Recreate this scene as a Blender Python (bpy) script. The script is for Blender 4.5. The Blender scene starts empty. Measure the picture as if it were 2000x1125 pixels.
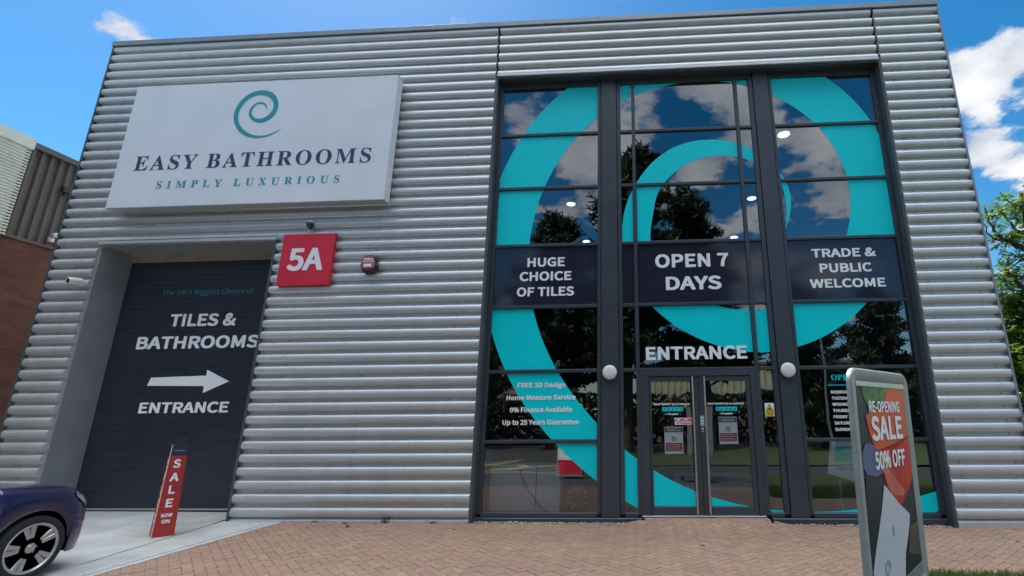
import bpy, math, random
from mathutils import Vector, Matrix, noise as mnoise
from math import radians as R_, sin, cos, pi
random.seed(7)
scene = bpy.context.scene
col = scene.collection

# ------------------------------------------------------------------ camera
cam = bpy.data.cameras.new('camera')
cam_o = bpy.data.objects.new('camera', cam)
col.objects.link(cam_o)
RW = ((0.99838526, -0.02228225, -0.05225305), (0.05618771, 0.25205333, 0.96608077), (-0.0083559, -0.96745678, 0.25289832))
M = Matrix(((RW[0][0], -RW[0][1], -RW[0][2], 0.0), (RW[1][0], -RW[1][1], -RW[1][2], -8.424), (RW[2][0], -RW[2][1], -RW[2][2], 1.6), (0, 0, 0, 1)))
cam_o.matrix_world = M
cam.sensor_width = 36.0
cam.lens = 968.5065 / 2000 * 36.0
cam.shift_x = (1000 - 1205) / 2000.0
cam.clip_start = 0.05
cam.clip_end = 3000
scene.camera = cam_o

# ------------------------------------------------------------------ sky, clouds, sun
SUN_AZ, SUN_EL = -43.0, 60.0          # azimuth from +y (behind the shop), towards -x
world = bpy.data.worlds.new('World')
scene.world = world
world.use_nodes = True
nt = world.node_tree
nt.nodes.clear()
def N(t, **kw):
    n = nt.nodes.new(t)
    for k, v in kw.items(): setattr(n, k, v)
    return n
def lk(a, b): nt.links.new(a, b)
def mth(op, a, b=None, c=None, clamp=False):
    n = N('ShaderNodeMath', operation=op, use_clamp=clamp)
    for i, v in enumerate((a, b, c)):
        if v is None: continue
        if isinstance(v, (int, float)): n.inputs[i].default_value = v
        else: lk(v, n.inputs[i])
    return n.outputs[0]
def sstep(v, a, b):
    n = N('ShaderNodeMapRange', interpolation_type='SMOOTHSTEP')
    lk(v, n.inputs[0]); n.inputs[1].default_value = a; n.inputs[2].default_value = b
    return n.outputs[0]
sky = N('ShaderNodeTexSky', sky_type='NISHITA')
sky.sun_disc = False
sky.sun_elevation = R_(SUN_EL)
sky.sun_rotation = R_(SUN_AZ)
sky.air_density = 1.0; sky.dust_density = 0.35; sky.ozone_density = 2.0
hsv = N('ShaderNodeHueSaturation'); hsv.inputs['Saturation'].default_value = 1.42; hsv.inputs['Hue'].default_value = .492; hsv.inputs['Value'].default_value = .92
lk(sky.outputs[0], hsv.inputs['Color'])
tc = N('ShaderNodeTexCoord')
sp = N('ShaderNodeSeparateXYZ'); lk(tc.outputs['Generated'], sp.inputs[0])
zz = mth('ADD', mth('MAXIMUM', sp.outputs[2], 0.02), 0.22)
cb = N('ShaderNodeCombineXYZ')
lk(mth('DIVIDE', sp.outputs[0], zz), cb.inputs[0]); lk(mth('DIVIDE', sp.outputs[1], zz), cb.inputs[1])
n1 = N('ShaderNodeTexNoise'); n1.inputs['Scale'].default_value = 4.6; n1.inputs['Detail'].default_value = 9; n1.inputs['Roughness'].default_value = 0.56
lk(cb.outputs[0], n1.inputs['Vector'])
n2 = N('ShaderNodeTexNoise'); n2.inputs['Scale'].default_value = 5.5; n2.inputs['Detail'].default_value = 6
lk(cb.outputs[0], n2.inputs['Vector'])
# where the clouds lie: direction, angular half-size (as 1-cos), weight
BLOBS = [((.525, .690, .50), .0030, .40), ((.585, .690, .43), .0065, .41), ((.535, .745, .395), .0025, .35), ((.60, .72, .35), .006, .37), ((.55, .775, .32), .0035, .37), ((.70, .62, .30), .04, .31), ((-.688, .517, .51), .0003, .14),
         ((.05, -.80, .60), .06, .52), ((-.45, -.75, .48), .03, .46), ((.42, -.78, .46), .02, .46), ((.20, -.93, .30), .02, .46), ((-.30, -.9, .36), .02, .44), ((-.9, -.2, .4), .12, .44), ((.85, -.35, .35), .10, .44)]
fld = None
for d, wdt, wt in BLOBS:
    v = Vector(d).normalized()
    dp = N('ShaderNodeVectorMath', operation='DOT_PRODUCT'); lk(tc.outputs['Generated'], dp.inputs[0]); dp.inputs[1].default_value = v
    s = mth('MULTIPLY', sstep(dp.outputs['Value'], 1 - wdt * 2.2, 1 - wdt * .12), wt)
    fld = s if fld is None else mth('MAXIMUM', fld, s)
dens = mth('ADD', mth('MULTIPLY', n1.outputs[0], 2.3), mth('SUBTRACT', fld, 1.05))
mask = sstep(dens, 0.46, 0.66)
shade = sstep(mth('ADD', mth('MULTIPLY', n2.outputs[0], 1.1), mth('MULTIPLY', dens, .45)), 0.62, 1.10)
cmix = N('ShaderNodeMixRGB'); lk(shade, cmix.inputs[0])
cmix.inputs[1].default_value = (3.0, 3.4, 4.1, 1); cmix.inputs[2].default_value = (5.6, 5.65, 5.8, 1)
smix = N('ShaderNodeMixRGB'); lk(mask, smix.inputs[0]); lk(hsv.outputs[0], smix.inputs[1]); lk(cmix.outputs[0], smix.inputs[2])
# bright cloud cap added overhead, out of view, to lift light on the ground
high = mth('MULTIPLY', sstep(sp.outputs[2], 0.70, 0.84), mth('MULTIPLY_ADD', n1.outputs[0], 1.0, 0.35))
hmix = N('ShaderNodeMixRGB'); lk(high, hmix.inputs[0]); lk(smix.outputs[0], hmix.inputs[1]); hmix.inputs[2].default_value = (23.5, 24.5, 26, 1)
bg = N('ShaderNodeBackground'); bg.inputs[1].default_value = 0.10
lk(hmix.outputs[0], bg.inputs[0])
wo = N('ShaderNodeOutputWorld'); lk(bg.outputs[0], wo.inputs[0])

sun = bpy.data.lights.new('sun', 'SUN'); sun.energy = 3.6; sun.angle = R_(0.53); sun.color = (1.0, 0.94, 0.85)
sun_o = bpy.data.objects.new('sun', sun); col.objects.link(sun_o)
sdir = Vector((sin(R_(SUN_AZ)) * cos(R_(SUN_EL)), cos(R_(SUN_AZ)) * cos(R_(SUN_EL)), sin(R_(SUN_EL))))
sun_o.rotation_euler = sdir.to_track_quat('Z', 'Y').to_euler()
sun_o.location = sdir * 60
vs = scene.view_settings
vs.view_transform = 'Standard'; vs.look = 'None'; vs.exposure = 0.84; vs.gamma = 1.0; vs.use_curve_mapping = False

# ------------------------------------------------------------------ materials
def mat(name, c, rough=0.5, metal=0.0, var=0.0, scale=6.0, bump=0.0, bscale=60.0, coat=0.0, spec=0.5, c2=None, stretch=(1, 1, 1), rvar=0.0):
    m = bpy.data.materials.new(name); m.use_nodes = True
    t = m.node_tree; b = t.nodes['Principled BSDF']
    b.inputs['Base Color'].default_value = (*c, 1); b.inputs['Roughness'].default_value = rough; b.inputs['Metallic'].default_value = metal
    b.inputs['Specular IOR Level'].default_value = spec
    if coat: b.inputs['Coat Weight'].default_value = coat; b.inputs['Coat Roughness'].default_value = 0.04
    if var or bump or rvar:
        tcx = t.nodes.new('ShaderNodeTexCoord'); mp = t.nodes.new('ShaderNodeMapping'); mp.inputs['Scale'].default_value = stretch
        t.links.new(tcx.outputs['Object'], mp.inputs[0])
    if var or rvar:
        nz = t.nodes.new('ShaderNodeTexNoise'); nz.inputs['Scale'].default_value = scale; nz.inputs['Detail'].default_value = 6; nz.inputs['Roughness'].default_value = .6
        t.links.new(mp.outputs[0], nz.inputs['Vector'])
    if var:
        rp = t.nodes.new('ShaderNodeValToRGB')
        a = c2 if c2 else tuple(x * (1 - var) for x in c)
        d = tuple(min(1, x * (1 + var * .6)) for x in c)
        rp.color_ramp.elements[0].position = .32; rp.color_ramp.elements[1].position = .68
        rp.color_ramp.elements[0].color = (*a, 1); rp.color_ramp.elements[1].color = (*d, 1)
        t.links.new(nz.outputs[0], rp.inputs[0]); t.links.new(rp.outputs[0], b.inputs['Base Color'])
    if rvar:
        mr = t.nodes.new('ShaderNodeMapRange'); mr.inputs[1].default_value = .3; mr.inputs[2].default_value = .7
        mr.inputs[3].default_value = max(0, rough - rvar); mr.inputs[4].default_value = min(1, rough + rvar)
        t.links.new(nz.outputs[0], mr.inputs[0]); t.links.new(mr.outputs[0], b.inputs['Roughness'])
    if bump:
        nb = t.nodes.new('ShaderNodeTexNoise'); nb.inputs['Scale'].default_value = bscale; nb.inputs['Detail'].default_value = 4
        t.links.new(mp.outputs[0], nb.inputs['Vector'])
        bp = t.nodes.new('ShaderNodeBump'); bp.inputs['Strength'].default_value = bump; bp.inputs['Distance'].default_value = .01
        t.links.new(nb.outputs[0], bp.inputs['Height']); t.links.new(bp.outputs[0], b.inputs['Normal'])
    return m

def glass(name, tint, lo, hi):
    m = bpy.data.materials.new(name); m.use_nodes = True
    t = m.node_tree; t.nodes.clear()
    o = t.nodes.new('ShaderNodeOutputMaterial'); mx = t.nodes.new('ShaderNodeMixShader')
    tr = t.nodes.new('ShaderNodeBsdfTransparent'); tr.inputs[0].default_value = (*tint, 1)
    gl = t.nodes.new('ShaderNodeBsdfGlossy'); gl.inputs['Roughness'].default_value = 0.0; gl.inputs[0].default_value = (.93, .97, 1, 1)
    lw = t.nodes.new('ShaderNodeLayerWeight'); lw.inputs[0].default_value = .35
    mr = t.nodes.new('ShaderNodeMapRange'); mr.inputs[3].default_value = lo; mr.inputs[4].default_value = hi
    tcx = t.nodes.new('ShaderNodeTexCoord'); nz = t.nodes.new('ShaderNodeTexNoise'); nz.inputs['Scale'].default_value = 1.1; nz.inputs['Detail'].default_value = 1
    bp = t.nodes.new('ShaderNodeBump'); bp.inputs['Strength'].default_value = .035; bp.inputs['Distance'].default_value = .06
    t.links.new(tcx.outputs['Object'], nz.inputs['Vector']); t.links.new(nz.outputs[0], bp.inputs['Height']); t.links.new(bp.outputs[0], gl.inputs['Normal'])
    t.links.new(lw.outputs['Facing'], mr.inputs[0]); t.links.new(mr.outputs[0], mx.inputs[0])
    t.links.new(tr.outputs[0], mx.inputs[1]); t.links.new(gl.outputs[0], mx.inputs[2]); t.links.new(mx.outputs[0], o.inputs[0])
    return m

def emis(name, c, s):
    m = bpy.data.materials.new(name); m.use_nodes = True
    b = m.node_tree.nodes['Principled BSDF']; b.inputs['Base Color'].default_value = (*c, 1)
    b.inputs['Emission Color'].default_value = (*c, 1); b.inputs['Emission Strength'].default_value = s
    return m

def attr_mat(name, attr, rough, bump=0.0, bscale=40, var=.25, translucent=0.0):
    m = bpy.data.materials.new(name); m.use_nodes = True
    t = m.node_tree; b = t.nodes['Principled BSDF']; b.inputs['Roughness'].default_value = rough
    at = t.nodes.new('ShaderNodeAttribute'); at.attribute_name = attr
    tcx = t.nodes.new('ShaderNodeTexCoord')
    nz = t.nodes.new('ShaderNodeTexNoise'); nz.inputs['Scale'].default_value = bscale; nz.inputs['Detail'].default_value = 6
    t.links.new(tcx.outputs['Object'], nz.inputs['Vector'])
    mr = t.nodes.new('ShaderNodeMapRange'); mr.inputs[1].default_value = .3; mr.inputs[2].default_value = .7; mr.inputs[3].default_value = 1 - var; mr.inputs[4].default_value = 1 + var
    t.links.new(nz.outputs[0], mr.inputs[0])
    mu = t.nodes.new('ShaderNodeVectorMath'); mu.operation = 'SCALE'
    t.links.new(at.outputs['Color'], mu.inputs[0]); t.links.new(mr.outputs[0], mu.inputs['Scale'])
    t.links.new(mu.outputs[0], b.inputs['Base Color'])
    if bump:
        bp = t.nodes.new('ShaderNodeBump'); bp.inputs['Strength'].default_value = bump; bp.inputs['Distance'].default_value = .01
        t.links.new(nz.outputs[0], bp.inputs['Height']); t.links.new(bp.outputs[0], b.inputs['Normal'])
    if translucent:
        tl = t.nodes.new('ShaderNodeBsdfTranslucent'); t.links.new(mu.outputs[0], tl.inputs[0])
        mx = t.nodes.new('ShaderNodeMixShader'); mx.inputs[0].default_value = translucent
        o = t.nodes['Material Output']
        t.links.new(b.outputs[0], mx.inputs[1]); t.links.new(tl.outputs[0], mx.inputs[2]); t.links.new(mx.outputs[0], o.inputs[0])
    return m

def brick_mat(name, c1, c2, mortar, sc, rough=.85):
    m = bpy.data.materials.new(name); m.use_nodes = True
    t = m.node_tree; b = t.nodes['Principled BSDF']; b.inputs['Roughness'].default_value = rough
    tcx = t.nodes.new('ShaderNodeTexCoord'); sx = t.nodes.new('ShaderNodeSeparateXYZ'); cx = t.nodes.new('ShaderNodeCombineXYZ')
    ad = t.nodes.new('ShaderNodeMath'); ad.operation = 'ADD'
    t.links.new(tcx.outputs['Object'], sx.inputs[0])
    t.links.new(sx.outputs[0], ad.inputs[0]); t.links.new(sx.outputs[1], ad.inputs[1])
    t.links.new(ad.outputs[0], cx.inputs[0]); t.links.new(sx.outputs[2], cx.inputs[1])
    br = t.nodes.new('ShaderNodeTexBrick'); br.inputs['Color1'].default_value = (*c1, 1); br.inputs['Color2'].default_value = (*c2, 1); br.inputs['Mortar'].default_value = (*mortar, 1)
    br.inputs['Scale'].default_value = sc; br.inputs['Brick Width'].default_value = .225; br.inputs['Row Height'].default_value = .075; br.inputs['Mortar Size'].default_value = .006
    t.links.new(cx.outputs[0], br.inputs['Vector'])
    nz = t.nodes.new('ShaderNodeTexNoise'); nz.inputs['Scale'].default_value = 1.3; nz.inputs['Detail'].default_value = 7
    t.links.new(tcx.outputs['Object'], nz.inputs['Vector'])
    mr = t.nodes.new('ShaderNodeMapRange'); mr.inputs[1].default_value = .3; mr.inputs[2].default_value = .7; mr.inputs[3].default_value = .75; mr.inputs[4].default_value = 1.2
    t.links.new(nz.outputs[0], mr.inputs[0])
    mu = t.nodes.new('ShaderNodeVectorMath'); mu.operation = 'SCALE'; t.links.new(br.outputs[0], mu.inputs[0]); t.links.new(mr.outputs[0], mu.inputs['Scale'])
    t.links.new(mu.outputs[0], b.inputs['Base Color'])
    bp = t.nodes.new('ShaderNodeBump'); bp.inputs['Strength'].default_value = .5; bp.inputs['Distance'].default_value = .008; bp.invert = True
    t.links.new(br.outputs['Fac'], bp.inputs['Height']); t.links.new(bp.outputs[0], b.inputs['Normal'])
    return m

m_silver = mat('silver_sheet', (.56, .572, .582), .42, .42, var=.055, scale=2.2, stretch=(2.2, 1, .16), rvar=.05)
m_coping = mat('coping_sheet', (.26, .29, .32), .42, .4, var=.12, scale=2)
m_anth = mat('anthracite_frame', (.045, .055, .072), .34, 0, var=.12, scale=3, rvar=.06)
m_anthm = mat('anthracite_flashing', (.085, .105, .115), .42, .2, var=.15, scale=2)
m_core = mat('wall_core', (.05, .05, .055), .9)
m_reveal = mat('reveal_sheet', (.33, .335, .35), .5, .3, var=.12, scale=2.5, bump=.05, bscale=200)
m_lintel = mat('lintel_strip', (.30, .27, .20), .6, var=.15)
m_shutter = mat('shutter_navy', (.020, .026, .044), .42, .0, var=.14, scale=2, stretch=(1, 1, 6), rvar=.08)
m_seal = mat('seal_aluminium', (.55, .56, .56), .45, .5)
m_black = mat('black_rubber', (.012, .012, .013), .7)
m_glass = glass('solar_glass', (.30, .33, .36), .175, .75)
m_glassd = glass('clear_glass', (.82, .85, .87), .10, .70)
m_span = mat('spandrel_glass', (.022, .025, .042), .07, 0, spec=.6)
m_teal = mat('teal_film', (.0, .66, .72), .35, var=.04, scale=1.5, spec=.25)
m_tealp = mat('teal_print', (.004, .30, .36), .45)
m_navy = mat('navy_print', (.035, .04, .105), .4)
m_white = mat('white_vinyl', (.84, .86, .88), .45)
m_sign = mat('white_panel', (.74, .77, .81), .38, var=.05, scale=1.2, rvar=.05)
m_red = mat('red_panel', (.66, .016, .045), .35, var=.10, scale=1.5)
m_steel = mat('brushed_steel', (.62, .60, .55), .28, 1.0, var=.1, scale=20)
m_opal = mat('opal_diffuser', (.72, .75, .76), .35)
m_dark = mat('dark_plastic', (.03, .033, .04), .4)
m_whitep = mat('white_plastic', (.72, .72, .70), .4)
m_conc = mat('concrete', (.45, .46, .445), .9, var=.26, scale=1.1, bump=.25, bscale=90)
m_kerb = mat('kerb_concrete', (.46, .47, .46), .88, var=.18, scale=3, bump=.2, bscale=80)
m_asph = mat('asphalt', (.040, .040, .042), .95, var=.3, scale=8, bump=.4, bscale=150)
m_joint = mat('joint_dark', (.07, .065, .06), .95, var=.3, scale=20)
m_sandj = mat('jointing_sand', (.32, .21, .148), .95, var=.3, scale=30)
m_soil = mat('verge_soil', (.05, .07, .02), .95, var=.4, scale=4)
m_yel = mat('yellow_road_paint', (.62, .47, .10), .8, var=.2, scale=10)
m_pav = attr_mat('paver', 'tone', .85, bump=.35, bscale=45, var=.14)
m_leaf = attr_mat('leaf', 'tone', .45, var=.15, bscale=3, translucent=.45)
m_pine = attr_mat('pine_needles', 'tone', .6, var=.2, bscale=2, translucent=.15)
m_grass = attr_mat('grass_blades', 'tone', .6, var=.15, bscale=3, translucent=.35)
m_grav = attr_mat('gravel_stone', 'tone', .9, var=.2, bscale=30)
m_bark = mat('bark', (.10, .075, .055), .9, var=.4, scale=9, stretch=(1, 1, .3), bump=.6, bscale=25)
m_brick = brick_mat('red_brick', (.145, .052, .030), (.10, .036, .022), (.09, .06, .045), 1.0)
m_brick2 = brick_mat('pale_brick', (.42, .22, .15), (.34, .16, .11), (.35, .3, .26), 1.0)
m_cladd = mat('brown_cladding', (.125, .105, .09), .55, .1, var=.15, scale=2, stretch=(1, 1, .4))
m_cladp = mat('pale_cladding', (.68, .70, .60), .55, .0, var=.08, scale=2)
m_cream = mat('cream_cladding', (.60, .55, .33), .6, var=.08, scale=1)
m_roofg = mat('roof_grey', (.16, .16, .17), .8, var=.2)
m_floor = mat('shop_floor', (.055, .055, .06), .35, var=.15, scale=1)
m_wallin = mat('shop_wall', (.09, .09, .10), .8)
m_ceil = mat('shop_ceiling', (.22, .22, .24), .9)
m_lamp = emis('ceiling_lamp', (1, .97, .92), 12)
m_cab = mat('white_cabinet', (.62, .64, .66), .5)
m_car = mat('dark_blue_paint', (.014, .016, .078), .28, .35, coat=1.0)
m_tyre = mat('tyre', (.018, .018, .020), .85, bump=.2, bscale=80)
m_rim = mat('alloy_rim', (.48, .48, .49), .34, .6)
m_hl = mat('headlamp_lens', (.35, .36, .38), .12, .3, coat=1.0)
m_carglass = mat('car_glass', (.01, .012, .014), .05, spec=1.0)
m_frame = mat('grey_frame', (.32, .35, .345), .42, .25, var=.15, scale=5, rvar=.1)
m_rail = mat('pale_rail', (.52, .58, .48), .4, var=.08, scale=6)

# ------------------------------------------------------------------ mesh builder
class MB:
    def __init__(s): s.v = []; s.f = []; s.m = []; s.t = []; s.tone = None; s.mi = 0; s.sm = set()
    def face(s, idx):
        s.f.append(idx); s.m.append(s.mi); s.t.append(s.tone)
    def poly(s, pts):
        n = len(s.v); s.v += [tuple(p) for p in pts]; s.face(list(range(n, n + len(pts))))
    def box(s, x0, x1, y0, y1, z0, z1, bev=0.0):
        if x0 > x1: x0, x1 = x1, x0
        n = len(s.v)
        if not bev:
            s.v += [(x0, y0, z0), (x1, y0, z0), (x1, y1, z0), (x0, y1, z0), (x0, y0, z1), (x1, y0, z1), (x1, y1, z1), (x0, y1, z1)]
            for f in ((0, 3, 2, 1), (4, 5, 6, 7), (0, 1, 5, 4), (1, 2, 6, 5), (2, 3, 7, 6), (3, 0, 4, 7)): s.face([n + i for i in f])
        else:   # chamfer the four edges of the -y face
            b = bev
            s.v += [(x0 + b, y0, z0 + b), (x1 - b, y0, z0 + b), (x1 - b, y0, z1 - b), (x0 + b, y0, z1 - b), (x0, y0 + b, z0), (x1, y0 + b, z0), (x1, y0 + b, z1), (x0, y0 + b, z1), (x0, y1, z0), (x1, y1, z0), (x1, y1, z1), (x0, y1, z1)]
            for f in ((0, 1, 2, 3), (4, 5, 1, 0), (5, 6, 2, 1), (6, 7, 3, 2), (7, 4, 0, 3), (8, 9, 5, 4), (9, 10, 6, 5), (10, 11, 7, 6), (11, 8, 4, 7), (11, 10, 9, 8)): s.face([n + i for i in f])
    def prism(s, pts, y0, y1):      # polygon in x,z (counter-clockwise seen from -y), extruded along y
        n = len(s.v); k = len(pts)
        s.v += [(x, y0, z) for x, z in pts] + [(x, y1, z) for x, z in pts]
        s.face(list(range(n, n + k))); s.face(list(range(n + 2 * k - 1, n + k - 1, -1)))
        for i in range(k):
            j = (i + 1) % k; s.face([n + j, n + i, n + k + i, n + k + j])
    def tube(s, path, r, seg=10, cap=True):
        path = [Vector(p) for p in path]; rs = r if isinstance(r, (list, tuple)) else [r] * len(path)
        n = len(s.v); up = None
        for i, p in enumerate(path):
            d = (path[min(i + 1, len(path) - 1)] - path[max(i - 1, 0)])
            d = d.normalized() if d.length > 1e-9 else Vector((0, 0, 1))
            if up is None:
                up = Vector((0, 0, 1)) if abs(d.z) < .9 else Vector((1, 0, 0))
            a = d.cross(up).normalized(); b = a.cross(d).normalized(); up = b
            for k in range(seg):
                an = 2 * pi * k / seg; s.v.append(tuple(p + (a * cos(an) + b * sin(an)) * rs[i]))
        for i in range(len(path) - 1):
            for k in range(seg):
                k2 = (k + 1) % seg; f = [n + i * seg + k, n + i * seg + k2, n + (i + 1) * seg + k2, n + (i + 1) * seg + k]
                s.sm.add(len(s.f)); s.face(f)
        if cap:
            s.face([n + k for k in range(seg)][::-1]); e = n + (len(path) - 1) * seg; s.face([e + k for k in range(seg)])
    def lathe(s, c, axis, prof, seg=24):   # prof: (r, t) along axis
        c = Vector(c); ax = Vector(axis).normalized(); u = ax.orthogonal().normalized(); w = ax.cross(u)
        n = len(s.v)
        for r, t in prof:
            for k in range(seg):
                an = 2 * pi * k / seg; s.v.append(tuple(c + ax * t + (u * cos(an) + w * sin(an)) * r))
        for i in range(len(prof) - 1):
            for k in range(seg):
                k2 = (k + 1) % seg
                s.sm.add(len(s.f)); s.face([n + i * seg + k, n + i * seg + k2, n + (i + 1) * seg + k2, n + (i + 1) * seg + k])
        if prof[0][0] > 1e-6: s.face([n + k for k in range(seg)][::-1])
        e = n + (len(prof) - 1) * seg
        if prof[-1][0] > 1e-6: s.face([e + k for k in range(seg)])

ROOT = {}
def base_of(o):
    while o.parent: o = o.parent
    return Vector(ROOT.get(o.name, (0, 0, 0)))
def obj(name, mb, m, parent=None, smooth=None, label=None):
    """one mesh object; with a parent, vertices are given in world space unless the thing is a rotated one (then in its own space)"""
    me = bpy.data.meshes.new(name)
    off = base_of(parent) if parent else Vector((0, 0, 0))
    me.from_pydata([(v[0] - off.x, v[1] - off.y, v[2] - off.z) for v in mb.v], [], mb.f)
    ms = m if isinstance(m, (list, tuple)) else [m]
    for x in ms: me.materials.append(x)
    me.polygons.foreach_set('material_index', mb.m)
    sm = [True if smooth else (i in mb.sm) for i in range(len(mb.f))]
    me.polygons.foreach_set('use_smooth', sm)
    if any(t is not None for t in mb.t):
        at = me.color_attributes.new('tone', 'FLOAT_COLOR', 'CORNER')
        buf = []
        for f, t in zip(mb.f, mb.t):
            t = t or (.5, .5, .5)
            for _ in f: buf += [t[0], t[1], t[2], 1.0]
        at.data.foreach_set('color', buf)
    me.update()
    if any(sm): me.set_sharp_from_angle(angle=R_(38))
    o = bpy.data.objects.new(name, me); col.objects.link(o)
    if parent: o.parent = parent
    if label: o['label'] = label
    return o
def tag(o, label, cat, group=None):
    o['label'] = label; o['category'] = cat
    if group: o['group'] = group
    return o
def thing(name, loc, label, cat, group=None, rz=0.0, rx=0.0, local=False):
    o = bpy.data.objects.new(name, None); col.objects.link(o); o.location = loc; o.rotation_euler = (rx, 0, rz); o.empty_display_size = .2
    ROOT[o.name] = (0, 0, 0) if local else tuple(loc)
    return tag(o, label, cat, group)
def struct(o, kind='structure'): o['kind'] = kind; return o
def gz(x): return -0.006 * (min(max(x, -9), 9) + 2.8)      # the forecourt falls slightly to the right

# ------------------------------------------------------------------ lettering (outlines kept in the script)
GS = {}
def load_glyphs(tab, txt, cap):
    g = {}
    for e in split_glyphs(txt):
        c = e[0]; a, rest = e[1:].split(':', 1)
        g[c] = (float(a) / cap, [[(float(p.split(',')[0]) / cap, float(p.split(',')[1]) / cap) for p in k.split(' ')] for k in rest.split('/') if k])
    GS[tab] = g
def split_glyphs(txt): return txt.split('|')
PENDING = []
def text(name, s, x0, x1, z, cap, y, m, parent, font='sans', bold=.035, depth=.003, track=0.0, zslope=0.0):
    """letters standing on the plane y, reading from -y, from x0 to x1, baseline z, cap height cap"""
    if font == 'sans' and bold > .03: font = 'bold'
    bold = 0.0
    g = GS[font]; cx = 0.0; conts = []
    for ch in s:
        a, cs = g[ch]
        if cs:
            mn = min(p[0] for k in cs for p in k)
            for k in cs: conts.append([(p[0] + cx, p[1]) for p in k])
        else: a = .34
        cx += a + track + (bold * .35 if cs else 0)
    mnx = min(p[0] for k in conts for p in k); mxx = max(p[0] for k in conts for p in k)
    bo = bold * cap
    sx = (x1 - x0 - 2 * bo) / (mxx - mnx)
    cu = bpy.data.curves.new(name, 'CURVE'); cu.dimensions = '2D'; cu.fill_mode = 'FRONT'
    cu.extrude = 0
    for k in conts:
        sp_ = cu.splines.new('POLY'); sp_.points.add(len(k) - 1); sp_.use_cyclic_u = True
        for q, p in zip(sp_.points, k): q.co = ((p[0] - mnx) * sx + bo, p[1] * (cap - 2 * bo) + bo, 0, 1)
    o = bpy.data.objects.new(name + '_curve', cu); col.objects.link(o)
    PENDING.append((o, name, x0, z, y, m, parent, depth))
def flush_text():
    dg = bpy.context.evaluated_depsgraph_get()
    for e in PENDING:
        o, name, x0, z, y, m, parent, depth = e[:8]; tf = e[8] if len(e) > 8 else None
        me0 = bpy.data.meshes.new_from_object(o.evaluated_get(dg))
        b = MB(); vv = [(v.co.x + x0, v.co.y + z) for v in me0.vertices]; n = len(vv)
        ed = {}
        for p in me0.polygons:
            ix = list(p.vertices)
            ar = sum(vv[ix[i]][0] * vv[ix[(i + 1) % len(ix)]][1] - vv[ix[(i + 1) % len(ix)]][0] * vv[ix[i]][1] for i in range(len(ix)))
            if ar < 0: ix.reverse()
            b.face(ix)
            for i in range(len(ix)):
                e = (ix[i], ix[(i + 1) % len(ix)])
                if (e[1], e[0]) in ed: ed.pop((e[1], e[0]))
                else: ed[e] = 1
        b.v = [(x, y - depth, zz_) for x, zz_ in vv] + [(x, y, zz_) for x, zz_ in vv]
        for a_, c_ in ed: b.face([c_, a_, a_ + n, c_ + n])
        if tf == 'poster': pl_fix(b)
        elif tf: b.v = [tuple(Matrix.Rotation(tf, 3, 'Z') @ Vector(v)) for v in b.v]
        obj(name, b, m, parent)
        cu = o.data; bpy.data.objects.remove(o); bpy.data.curves.remove(cu); bpy.data.meshes.remove(me0)
    PENDING.clear()
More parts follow.
